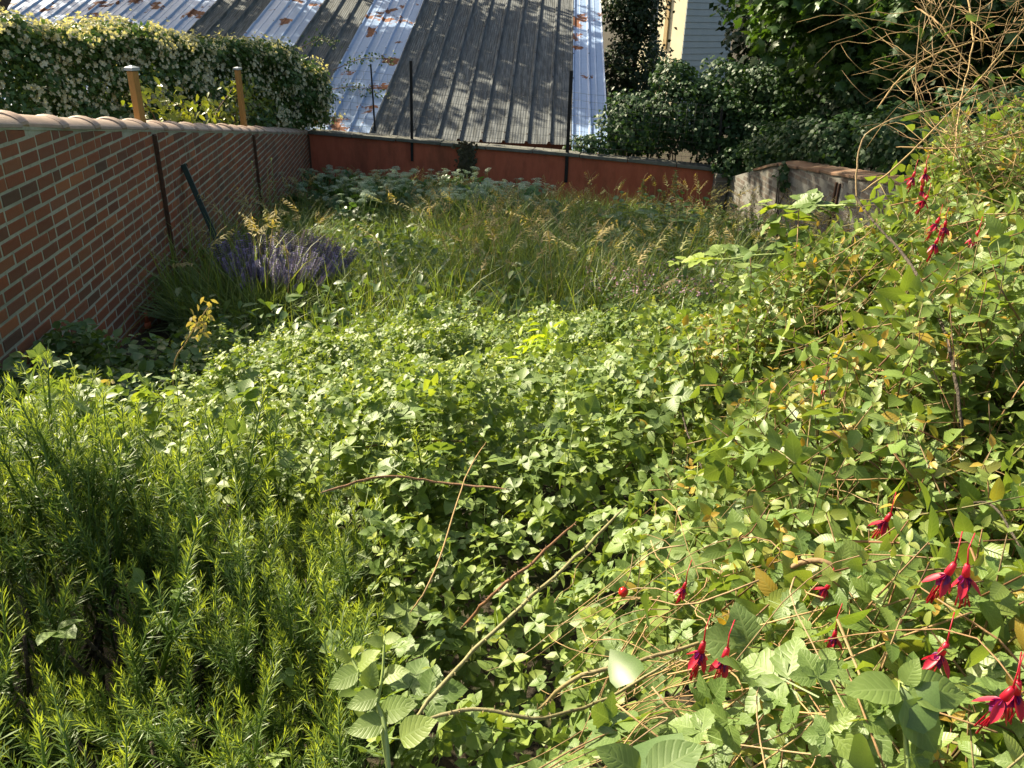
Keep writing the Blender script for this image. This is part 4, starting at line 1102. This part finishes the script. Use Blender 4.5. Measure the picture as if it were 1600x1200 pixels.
sst = lambda v, a, b: np.clip((v-a)/(b-a), 0, 1)
# who grows where
def f_fuchsia(x, y): return sst(x, .10+.10*y, .38+.10*y)*(1-sst(y, 2.3, 2.9))
def f_rosem(x, y): return sst(-x, .13+.07*(y-.5), .20+.12*(y-.5))*(1-sst(y+.0*x, 1.3, 1.65))
hollow = lambda x, y: 1-.97*np.exp(-(((x+.06)/.26)**2+((y-.98)/.15)**2)**2)
def f_bramble(x, y):
    lim = (1-sst(-x, .50+.28*y, .75+.31*y)); near = sst(y, 3.0, 4.2)
    cl_ = .35+.65*sst(tn(x*.8+3, y*.8)+.6*tn2(x+1, y), -1.0, -.3)
    return cl_*(1-.985*f_rosem(x, y))*(1-.78*f_fuchsia(x, y))*lim*hollow(x, y)*(1-sst(y, 4.0+.3*tn(x*.5, y*.2), 4.9))

# bramble
br = thing('bramble_thicket', 'sunlit bramble thicket of three-part toothed leaves filling the middle of the garden', 'bramble', gbase(.1, 2.6))
def split_place(name, tpls, P, size, outv, mat, root, dist_split=1.15, nmax=300, tipf=None, bias=(-.35, .05, 1.0), spread=.62, droop=.15, jit=.6, dep=None):
    n = len(P); Mx, P = leaf_cloud(P, outv, tpls[0], size, bias, spread, droop, jit)
    dist = np.linalg.norm(P, axis=1)
    key = dist + (4*dep if dep is not None else 0)
    vis = (np.abs(P[:, 0]) < .66*dist)
    order = np.argsort(np.where(vis, key, 99))
    near = order[:nmax]; rest = order[nmax:]
    place(name, tpls[0], Mx[near], P[near], M[mat], root)
    hi = rest[dist[rest] < dist_split]; lo = rest[dist[rest] >= dist_split]
    vr = rng.random(n); tp = tipf(P) if tipf is not None else None
    out = []
    lo, far = lo[dist[lo] < 2.1], lo[dist[lo] >= 2.1]
    for sel, tpx in ((hi, tpls[0]), (lo, tpls[1]), (far, tpls[2])):
        if len(sel): out.append(scatter(tpx, Mx[sel], P[sel], vr[sel], None if tp is None else tp[sel]))
    link2(name+'_mass', out, M[mat], root, 'stuff')
P, dep = thicket(98000, (-2.4, 2.1), (.38, 5.2), f_bramble, .34, 1.5)
split_place('leaf', (BR_HI, BR_LO, BR_MIN), P, np.where(rng.random(len(P)) < np.where(P[:, 1] < 1.7, .14, .07), .080, .044)*(.85+.09*np.minimum(P[:, 1], 2.5)), rand_dir(len(P))*.25, 'bramble', br, dep=dep, tipf=lambda P: (rng.random(len(P)) < .06)*.7)
# leafy shoots: opposite leaves on short upright stems, used for the herbs in the brambles and for the fuchsia
def shoots(P, dep, axis, spread, Lr, npair, size, up, redp, lop=.62):
    n = len(P); ax = nrm(np.array(axis)+rng.normal(size=(n, 3))*spread); L_ = Lr[0]+Lr[1]*rng.random(n); p1 = P+np.array([0, 0, up]); p0 = p1-ax*L_[:, None]
    x1 = nrm(np.cross(ax, rand_dir(n))); x2 = np.cross(ax, x1); red = rng.random(n) < redp
    D, Nn, Q, S, T = [], [], [], [], []
    for k in range(npair):
        f = k/(npair-1); p = p0+(p1-p0)*f; e = x1 if k % 2 else x2
        for sg in (1, -1):
            D.append(e*sg+ax*(.25+.75*f*f)+np.array([0, 0, -.15])); Nn.append(ax); Q.append(p); S.append((size+.25*size*rng.random(n))*(1-lop*f**2.5)); T.append(np.where(red, .7, .12)*(f > .9)+np.where(red, .3, .0)*(f > .7))
    cat = lambda q: np.stack(q, 1).reshape(n*npair*2, *np.shape(q[0])[1:])
    return cat(D), cat(Nn), cat(Q), cat(S), cat(T), list(zip(p0, p1)), np.repeat(dep, npair*2)
P, dep = thicket(6800, (-2.4, 1.9), (.75, 5.2), lambda x, y: f_bramble(x, y)*.9, .10, 1.5)
Dl, Nl, Pl, Sl, Tl, stem, dp = shoots(P, dep, (-.1, 0, 1.), .3, (.08, .10), 5, .030, .045, .3)
link2('herb_shoots', scatter(leaf(3, .33, .7, .9, .3, .2), frames(Dl+rng.normal(size=Dl.shape)*.15, Nl+rng.normal(size=Nl.shape)*.3, Sl), Pl, rng.random(len(Pl)), Tl), M['herb'], br, 'stuff')
link2('herb_stems', [tube([a, b], [.0016, .0008], 3, rng.random()) for a, b in stem], M['green_stem'], br, 'stuff')
# canes
def cane(pix, r0, r1, mat, root, name='cane', thorns=True, sides=7, n=22):
    pts = smooth_path([at(*q) for q in pix], n)
    seg = np.linalg.norm(pts[1]-pts[0]); pts = pts + rng.normal(size=pts.shape)*min(.0012, .05*seg)
    fr = np.linspace(0, 1, len(pts)); L = [tube(pts, np.linspace(r0, r1, len(pts))*np.clip(np.minimum(fr, 1-fr)*9+.25, 0, 1), sides, rng.random())]
    if thorns:
        for q in range(len(pts)*2):
            i = rng.integers(0, len(pts)-1); p = pts[i]+(pts[i+1]-pts[i])*rng.random(); d = rand_dir(1)[0]
            L.append(tube([p, p+d*(r0*2.6)], [r0*.5, .0002], 3, .1))
    return link2(name, L, M[mat], root)
canes = [([(640, 1130, .95), (720, 1040, 1.0), (800, 960, 1.03), (890, 880, 1.08), (980, 790, 1.14)], .0030, .0022, 'old_cane'),
         ([(655, 1125, .80), (750, 1108, .80), (850, 1122, .80), (960, 1085, .85), (1060, 1025, .85)], .0022, .0016, 'cane'),
         ([(840, 1110, .86), (900, 1060, .80), (1010, 1030, .79), (1110, 1000, .80), (1190, 985, .86)], .0024, .0016, 'cane'),
         ([(720, 985, 1.2), (780, 920, 1.12), (830, 880, 1.12), (900, 815, 1.25)], .0026, .002, 'cane'),
         ([(500, 770, 1.35), (600, 745, 1.40), (700, 755, 1.42), (800, 765, 1.38)], .0025, .0018, 'cane'),
         ([(560, 700, 1.9), (640, 690, 2.0), (760, 690, 2.0)], .003, .002, 'cane'),
         ([(400, 690, 1.9), (430, 660, 2.1), (460, 640, 2.2)], .003, .002, 'cane'),
         ([(640, 960, .95), (680, 890, .98), (730, 740, 1.25), (760, 690, 1.5)], .0012, .0010, 'dry')]
for c in canes: cane(c[0], c[1], c[2], c[3], br, thorns=c[3] != 'dry')
# reaching bramble tips on the right with pale young leaves
for pix in ([(1330, 395, 2.3), (1230, 395, 2.4), (1130, 405, 2.5), (1058, 408, 2.6)], [(1330, 440, 2.2), (1220, 440, 2.35), (1130, 440, 2.5)], [(1345, 320, 2.1), (1280, 322, 2.2), (1230, 326, 2.25), (1180, 318, 2.3)],
            [(1300, 480, 2.1), (1200, 500, 2.4), (1110, 515, 2.6)], [(1245, 420, 2.25), (1235, 370, 2.25), (1225, 330, 2.25)], [(1180, 520, 2.6), (1120, 545, 2.8), (1060, 560, 2.9)]):
    pts = smooth_path([at(*q) for q in pix], 12); c = cane(pix, .0035, .0015, 'green_stem', br)
    n = 16; ii = rng.integers(0, 13, n); P = pts[ii]; tipw = (ii > 8)*.6
    Mx, P = leaf_cloud(P, rand_dir(n)*.2, BR_HI, .095, (-.2, -.1, 1), .3, .0, .5)
    link2('cane_leaves', scatter(BR_HI, Mx*np.where(ii > 9, .55, 1)[:, None, None], P, None, tipw.astype(float)), M['bramble'], c, 'stuff')

# ------------------------------------------------------------------ fuchsia on the right
fu = thing('fuchsia_bush', 'large sunlit fuchsia bush with narrow leaves and red hanging flowers', 'bush', gbase(.85, 1.6))
P, dep = thicket(13500, (.05, 2.1), (.34, 2.9), lambda x, y: np.clip(f_fuchsia(x, y), .0, 1)*.8, .22, 1.4)
Dl, Nl, Pl, Sl, Tl, stem, dp = shoots(P, dep, (-.25, -.2, 1.), .5, (.11, .10), 5, .038, .035, .16)
Sl = Sl*np.clip(np.linalg.norm(Pl, axis=1)/1.0, .66, 1)   # young, smaller leaves on the outer growth at this end
Tl = np.where(rng.random(len(Tl)) < .02, .8, Tl)
Mx = frames(Dl+rng.normal(size=Dl.shape)*.12, Nl+rng.normal(size=Nl.shape)*.25, Sl)
FUL = leaf(4, .27, .75, .95, .28, .25, .05)
FUL_LO = leaf(3, .27, .75, .95, .28, .25)
dist = np.linalg.norm(Pl, axis=1)+3*dp-4*(Sl-.038)
order = np.argsort(np.where((np.abs(Pl[:, 0]) < .66*np.linalg.norm(Pl, axis=1)), dist, 99))
place('leaf', FUL, Mx[order[:300]], Pl[order[:300]], M['fuchsia'], fu)
rest = order[300:]; dd = np.linalg.norm(Pl[rest], axis=1); vr = rng.random(len(Pl))
link2('leaf_mass', [scatter(tp_, Mx[s_], Pl[s_], vr[s_], Tl[s_]) for tp_, s_ in ((FUL, rest[dd < 1.1]), (FUL_LO, rest[dd >= 1.1]))], M['fuchsia'], fu, 'stuff')
link2('shoots', [tube([a, (a+b)/2+rng.normal(size=3)*.004, b], [.0016, .0012, .0007], 3, rng.random()) for a, b in stem], M['cane'], fu, 'stuff')
for pix, r0 in (([(1390, 370, 1.62), (1440, 440, 1.38), (1480, 530, 1.18), (1500, 640, 1.08), (1505, 700, 1.1)], .0042), ([(1335, 305, 1.75), (1360, 340, 1.7), (1400, 385, 1.6)], .0042),
                ([(1500, 790, 1.02), (1550, 790, .92), (1610, 880, .82), (1680, 980, .8)], .0022), ([(1060, 620, 1.8), (1075, 680, 1.7), (1100, 740, 1.55)], .003), ([(1590, 700, 1.1), (1560, 640, 1.2), (1540, 560, 1.3)], .003)):
    cane(pix, r0*.75, r0*.5, 'bark', fu, 'branch', False)
# flowers
FS = leaf(4, .17, .8, .7, .5, -.12)
def flower(p, ax_l, s, k):
    root = fu
    ax = nrm(np.array(ax_l, float)); x1 = nrm(np.cross(ax, [0.2, 1, .1])); x2 = np.cross(ax, x1)
    tb = tube([p, p+ax*.004*s*25, p+ax*.014*s*25/25*1.0], [.0028*s, .0034*s, .0040*s], 8)
    base = p+ax*.014*s
    tube_o = link2('flower', [tube([p+np.array([.006, .012, .022]), p-ax*.008*s+np.array([0, .004, .006]), p], [.0005, .0005, .0009], 5), tube([p, p+ax*.006*s, base], [.0026*s, .0036*s, .0042*s], 8)], M['sepal'], root)
    D = np.array([x1*math.cos(a)*1.0+x2*math.sin(a)*1.0+ax*(1.9+.45*rng.normal()) for a in np.arange(4)*math.pi/2+.4*k])
    Mx_ = frames(D, -np.tile(ax, (4, 1))+D*.5, np.full(4, .027*s))
    for j in range(4):
        t = scatter(FS, Mx_[j:j+1], base[None], np.array([rng.random()])); link2('sepal', t, M['sepal'], tube_o)
    D = np.array([x1*math.cos(a)*.35+x2*math.sin(a)*.35+ax for a in np.arange(5)*math.pi*.4])
    link2('corolla', scatter(OV_LO, frames(D, -D+2*ax, np.full(5, .017*s)), np.tile(base, (5, 1))), M['corolla'], tube_o)
    L = []
    for j in range(7):
        e = base+ax*(.030+.012*rng.random())*s+rng.normal(size=3)*.003*s; L.append(tube([base, (base+e)/2+rng.normal(size=3)*.001, e], [.0006, .0005, .0009], 4))
    link2('stamens', L, M['sepal'], tube_o)
fl = [(1492, 880, .68, (-.25, .05, -1)), (1512, 882, .69, (.12, .0, -1)), (1100, 1003, .76, (-.12, 0, -1)), (1137, 1013, .76, (-.1, 0, -1)), (1392, 802, 1.0, (-.3, 0, -1)), (1583, 1075, .60, (-.35, 0, -1)), (1430, 268, 1.75, (-.15, 0, -1)), (1447, 262, 1.75, (.1, 0, -1)), (1450, 305, 1.7, (-.4, 0, -1)),
      (1468, 340, 1.6, (-.3, 0, -1)), (1478, 345, 1.6, (.1, 0, -1)), (1466, 372, 1.58, (-.2, 0, -1)), (1530, 360, 1.5, (-.3, 0, -1)), (1290, 598, 1.38, (.0, 0, -1)), (1298, 608, 1.38, (.1, 0, -1)), (1072, 910, .95, (-.2, 0, -1)), (1298, 910, .85, (-.4, 0, -1)), (1306, 985, .80, (0, 0, -1)), (1480, 1005, .70, (-.2, 0, -1)), (1592, 1065, .62, (.1, 0, -1)), (1440, 290, 1.72, (.3, 0, -1)), (1292, 640, 1.4, (0, 0, -1))]
for k, (px, py, t, ax) in enumerate(fl): flower(at(px, py, t*.93), ax, .78 if k not in (15, 16, 17, 13, 14, 21) else .55, k)

# ------------------------------------------------------------------ dead vine tangle, top right
dv = thing('dead_vine', 'tangle of dry straw-coloured vine stems hanging above the fuchsia bush', 'vine', gbase(1.45, 2.1))
main = [[(1340, 330, 1.95), (1338, 270, 1.95), (1350, 215, 1.95), (1400, 185, 1.9), (1480, 165, 1.9), (1600, 120, 1.85)], [(1345, 300, 1.9), (1400, 260, 1.9), (1470, 190, 1.85), (1560, 90, 1.8), (1620, 20, 1.8)],
        [(1370, 170, 2.0), (1400, 130, 2.0), (1450, 90, 1.95), (1540, 60, 1.9), (1640, 40, 1.9)], [(1430, 10, 2.1), (1470, 40, 2.0), (1520, 110, 1.95), (1600, 170, 1.9)], [(1400, 230, 2.0), (1500, 230, 1.9), (1620, 200, 1.8)], [(1505, -40, 2.0), (1520, 60, 1.95), (1500, 160, 1.9), (1490, 260, 1.8)]]
for pix in main: cane(pix, .0023, .0014, 'dry', dv, 'stem', False, 6, 26)
for k in range(230):
    x0, y0 = 1420+200*rng.random(), -20+330*rng.random(); 
    if y0 > 60+ (x0-1400)*1.6+60: continue
    an = rng.choice([-.5, .4, 1.2, 2.4, 2.8])+rng.normal()*.5; ln = 60+150*rng.random(); t = 1.75+.35*rng.random(); q = []
    for i in range(5): q.append((x0+ln*i/4*math.cos(an), y0-ln*i/4*math.sin(an)+ln*.22*(i/4)**2*rng.random()+rng.normal()*4, t+.03*rng.normal()))
    cane(q, .0009, .0005, 'dry', dv, 'stem', False, 4, 10)
for k in range(26):
    p = at(1430+190*rng.random(), 20+200*rng.random(), 1.9); Mx, P_ = leaf_cloud(p[None], rand_dir(1), LANCE, .04); place('withered_leaf', LANCE, Mx, P_, M['dead_leaf'], dv)

# ------------------------------------------------------------------ dry stems through the lower right
ds = thing('withered_creeper', 'bleached dry creeper stems tangled through the fuchsia and bramble leaves', 'dead plant', gbase(.3, .9))
cane([(1225, 892, .86), (1262, 877, .85), (1292, 880, .84), (1325, 905, .83), (1375, 950, .80), (1430, 1005, .78)], .0032, .0030, 'dry', ds, 'stem', False, 7, 24)
nst = 0
while nst < 180:
    z = rng.random()
    if z < .40: x0, y0 = 900+400*rng.random(), 850+310*rng.random()
    elif z < .66: x0, y0 = 1180+420*rng.random(), 600+180*rng.random()
    else: x0, y0 = 1250+350*rng.random(), 300+330*rng.random()
    w0 = ray(x0, y0); ts_ = np.linspace(.5, 3, 160); pz = w0[None]*ts_[:, None]; hit = np.where(pz[:, 2] < top_z(pz[:, 0], pz[:, 1])+.03)[0]
    if len(hit) == 0: continue
    p = pz[hit[0]]
    d = nrm(np.array([rng.normal(), rng.normal()*.8, .25*rng.normal()])); ln = .10+.25*rng.random(); pts = []; sag = rng.normal(); ph0 = rng.random()*3
    for i in range(6):
        q = p+d*ln*(i/5-.5)+np.array([-d[1], d[0], 0])*ln*.16*sag*math.sin(i*.9+ph0)+rng.normal(size=3)*.005; q[2] = float(top_z(q[0], q[1]))+.002+.04*abs(sag)*math.sin(i/5*3.14+ph0); pts.append(q)
    pts = smooth_path(pts, 12); link2('stem', [tube(pts, np.linspace(.0007+.0005*rng.random(), .0003, 13), 4, rng.random())], M['dry'], ds); nst += 1
for px, py, t in ((1000, 935, .92), (1030, 1150, .62), (990, 1065, .8), (1400, 1130, .58), (1325, 1190, .56)):
    Mx, P_ = leaf_cloud(at(px, py, t*.95)[None], rand_dir(1), OV_LO, .045, spread=.8); place('withered_leaf', OV_LO, Mx, P_, M['dead_leaf'], ds)
by = at(974, 925, .90); bo = thing('rose_hip', 'single shiny red berry on a thin stalk among the dry stems', 'berry', by)
lathe('berry', [(.0002, -.006), (.0035, -.005), (.0055, -.001), (.005, .003), (.0025, .0055), (.0002, .006)], 12, by, M['berry'], bo); link2('stalk', [tube([by+np.array([0, 0, .005]), by+np.array([.006, .004, .02]), by+np.array([.012, .03, .03])], .0006, 4)], M['cane'], bo)

# ------------------------------------------------------------------ rosemary on the left
ro = thing('rosemary_bush', 'dense upright rosemary bush with bright yellow-green needle tips', 'bush', gbase(-.75, .95))
NEED = Tpl([(0, 0, 0), (-.042, .5, .015), (.042, .5, .015), (0, 1, 0)], [(0, 2, 1), (1, 2, 3)], None, [0, 0, 0, .1])
def sprig(seed):
    g_ = np.random.default_rng(seed); ts = []
    def spike(base, axis, H_, nn, z0):
        axis = nrm(np.array(axis, float)); x1 = nrm(np.cross(axis, [.3, 1, .2])); x2 = np.cross(axis, x1); bend = g_.normal(size=3)*.05
        D, P_, S, tp = [], [], [], []
        for k in range(nn):
            f = k/(nn-1); z = H_*(z0+(1-z0)*f); a = k*2.399+g_.normal()*.35; up = .75+1.5*f**4+.25*g_.normal()
            D.append(x1*math.cos(a)+x2*math.sin(a)+axis*up); P_.append(np.array(base)+axis*z*.97+bend*(z/H_)**2*H_); S.append((.07+.04*g_.random())*(1-.4*f**6)); tp.append(min(1, .04+.96*max(0, (f-.45)/.55)**1.4))
        Mx = frames(np.array(D), np.tile(axis, (nn, 1))+g_.normal(size=(nn, 3))*.3, np.array(S)); t = scatter(NEED, Mx, np.array(P_), np.zeros(nn), np.array(tp))
        ts.append(Tpl(t.V, t.T, t.luv, t.tip)); s_ = tube([base, np.array(base)+axis*H_*.5+bend*.25*H_, np.array(base)+axis*H_*.96+bend*H_], [.012*H_+.002, .008*H_+.001, .003], 4); ts.append(Tpl(s_.V, s_.T, None, np.full(len(s_.V), .1)))
    spike((0, 0, 0), (0, 0, 1), 1.0, 95, .18)
    for q in range(g_.integers(2, 5)):
        a = g_.random()*6.283; z = .15+.5*g_.random(); tl = .35+.35*g_.random()
        spike((0, 0, z), (math.cos(a)*tl, math.sin(a)*tl, 1), .32+.25*g_.random(), 42, .1)
    return join(ts)
SPR = [sprig(k) for k in range(6)]
P, dep = thicket(4300, (-1.75, .0), (.30, 1.75), lambda x, y: f_rosem(x, y)*.62, .34, 1.1)
P[:, 2] += .05+.05*rng.normal(size=len(P)); hgt = .17+.16*rng.random(len(P))
Zd = nrm(np.stack([.04+.15*rng.normal(size=len(P)), -.03+.15*rng.normal(size=len(P)), np.ones(len(P))], -1))
Fm = dir_frames(Zd, hgt); P0 = P-Zd*hgt[:, None]
order = np.argsort(np.where(np.abs(P[:, 0]) < .7*np.linalg.norm(P, axis=1), np.linalg.norm(P, axis=1)+2*dep, 99)); tid = rng.integers(0, 6, len(P))
out = []
for k in range(6):
    s1_ = [i for i in order[:300] if tid[i] == k]; s2_ = [i for i in order[300:] if tid[i] == k]
    place('sprig', SPR[k], Fm[s1_], P0[s1_], M['rosemary'], ro); out.append(scatter(SPR[k], Fm[s2_], P0[s2_]))
link2('sprig_mass', out, M['rosemary'], ro, 'stuff')
L = []
for k in range(90):
    x, y = -.15-1.3*rng.random(), .4+1.1*rng.random(); b = np.array([-.75+.35*rng.normal()*.6, .95+.2*rng.normal(), float(gz(0, 1))]); e = np.array([x, y, float(top_z(x, y))-.16])
    L.append(tube(smooth_path([b, (b*.5+e*.5)+np.array([(x+.75)*.3, 0, -.05]), e], 8), np.linspace(.012, .003, 9), 5, rng.random()))
link2('branches', L, M['bark'], ro, 'stuff')

# ------------------------------------------------------------------ nightshade stems and big leaves in front
NS = leaf(8, .36, .6, .9, .22, .22, 0, .02)
def leafy_stem(name, label, pix, leaves, r0, k=1.05):
    pts = smooth_path([at(*q) for q in pix], 16); t = thing(name, label, 'plant', (pts[0][0], pts[0][1], pts[0][2]))
    g0 = np.array([pts[0][0]+.02, pts[0][1]+.06, float(gz(*pts[0][:2]))])
    low = smooth_path([g0, (g0+pts[0])/2+np.array([.01, .02, 0]), pts[0]], 8)
    link2('stem', [tube(np.vstack([low[:-1], pts]), np.linspace(r0*1.2, r0*.5, len(low)+len(pts)-1), 7)], M['green_stem'], t)
    for (px, py, tt, dx, dy, s, tip) in leaves:
        p = at(px, py, tt); q = at(px+dx, py+dy, tt*.99); D = (q-p)[None]; pet = pts[np.argmin(np.linalg.norm(pts-p, axis=1))]
        Mx = frames(D, np.array([[-.25, -.35, 1.]])+rng.normal(size=(1, 3))*.2, [s*k]); tp = NS.xf(tip=tip)
        lf = link2('leaf', scatter(tp, Mx, p[None]), M['nightshade'], t); link2('petiole', [tube([pet, (pet+p)/2, p], r0*.35, 4)], M['green_stem'], lf)
    return t
leafy_stem('nightshade_plant', 'upright nightshade stem with pale oval leaves and tiny purple flowers between rosemary and brambles', [(610, 1240, .62), (600, 1130, .64), (575, 1080, .66), (550, 1030, .68), (545, 1020, .68)],
           [(590, 1090, .65, -45, 10, .024, .1), (595, 1115, .65, 35, -12, .030, .1), (560, 1050, .67, -42, 18, .026, .1), (575, 1075, .66, 8, -40, .022, .15), (550, 1030, .68, -30, -12, .016, .4), (548, 1025, .68, 16, -22, .013, .8), (625, 1155, .63, 40, -25, .032, .35), (560, 1045, .67, 30, -35, .024, .3), (600, 1130, .64, -48, 8, .028, .1)], .0022)
leafy_stem('nightshade_shoot', 'slender nightshade shoot with yellow-green tip, taller beside the bramble leaves', [(590, 1100, .67), (598, 1050, .68), (600, 1010, .69), (602, 985, .70)],
           [(600, 1005, .69, -28, -6, .015, .2), (601, 1000, .69, 26, -8, .015, .25), (602, 990, .70, -12, -18, .010, .7), (602, 988, .70, 12, -16, .010, .7), (597, 1060, .68, 38, -16, .024, .2)], .0016)
leafy_stem('bindweed_leaves', 'large grey-green spade-shaped leaves low in front of the dry stems', [(1010, 1260, .52), (1010, 1220, .53), (1020, 1190, .54)],
           [(1015, 1215, .52, 85, -60, .048, 0), (1000, 1210, .53, -55, -40, .040, .05)], .0016, .85)
leafy_stem('big_leaf_plant', 'plant with large pale oval leaves below the red fuchsia flowers', [(1420, 1230, .55), (1415, 1150, .56), (1410, 1085, .57), (1405, 1065, .57)],
           [(1405, 1080, .56, -95, -12, .048, .05), (1420, 1080, .56, 110, 0, .050, .05), (1412, 1095, .555, 45, 60, .052, .0), (1415, 1070, .565, 18, -42, .026, .1), (1405, 1068, .57, -20, 10, .014, .5)], .0022, .82)
lf = thing('lime_fern', 'bright lime-green leafy shoot standing out of the brambles', 'plant', on_ground(870, 548, .0)*0+np.array(gbase(*at(870, 545, 3.6)[:2])))
c = at(872, 548, 3.55); n = 220; P = c+rng.normal(size=(n, 3))*np.array([.07, .06, .035]); Mx, P = leaf_cloud(P, nrm(P-c+np.array([0, 0, .02])), LANCE, .06, (0, 0, .6), .4, -.1); link2('foliage', scatter(LANCE, Mx, P), M['lime'], lf, 'stuff')
link2('stem', [tube([np.array(lf.location), c], [.006, .004], 5)], M['green_stem'], lf)

# ------------------------------------------------------------------ low plants in the shade of the wall
y = 2.6+3.6*rng.random(20000); x = wall_x(y)+.04+2.0*rng.random(20000); k = (x < -.75-.12*y) & ~bare(x, y); x, y = x[k], y[k]
hn2 = Noise(61, scale=4.0)
P = np.stack([x, y, gz(x, y)+.03+(.30+.07*hn2(x, y))*rng.random(len(x))**.6*np.clip((5.6-y)/1.2, .35, 1)], -1)
Mx, P = leaf_cloud(P, rand_dir(len(P))*.2, OV_MIN, .055, (0, 0, 1), .5, .1, 1.0)
tag(link2('shade_weeds', scatter(OV_MIN, Mx, P), M['weed'], None, 'stuff'), 'low leafy weeds in the shade along the brick wall foot', 'weeds')
i = 0
for px, py, Y in ((40, 545, 3.4), (165, 535, 4.0), (235, 600, 3.2), (110, 600, 3.2), (380, 560, 3.6), (320, 590, 3.3), (300, 560, 3.8), (440, 545, 4.0), (20, 640, 2.6), (65, 620, 2.9)):
    d = ray(px, py); p = d*(Y/d[1]); b = gbase(p[0], p[1])
    if p[0] < wall_x(p[1])+.08: p[0] = wall_x(p[1])+.1; b = gbase(p[0], p[1])
    pair_plant('leafy_weed', 'upright leafy weed stem rising at the edge of the wall shade', 'weed', b, max(.3, p[2]-b[2]), 'weed', 8, .10, rng.normal(size=2)*.04, 'leafy weed stems near the wall', tpl=LANCE)
for px, py, bx__, by__, Y, lb in ((325, 480, 270, 590, 2.95, 'dried seed stalk with straw-brown head leaning over the weeds'), (158, 605, 110, 690, 2.3, 'shorter dried seed stalk with brown head above the rosemary')):
    d = ray(px, py); e = d*(Y/d[1]); d = ray(bx__, by__); b = d*(Y/d[1]); g0 = np.array(gbase(b[0]-.05, b[1]))
    t = thing('dry_seed_stalk', lb, 'stalk', g0); pts = smooth_path([g0, b, (b+e)/2+np.array([-.01, 0, .01]), e], 14); link2('stem', [tube(pts, np.linspace(.004, .002, 15), 5, .6)], M['dry'], t)
    n = 60; P = e-nrm(e-b)[None]*(.16*rng.random((n, 1)))+rng.normal(size=(n, 3))*.022; Mx, P = leaf_cloud(P, rand_dir(n)*.5, LANCE_LO, .032, (0, 0, .4), .5, .4); link2('seed_head', scatter(LANCE_LO, Mx, P), M['hay'], t, 'stuff')
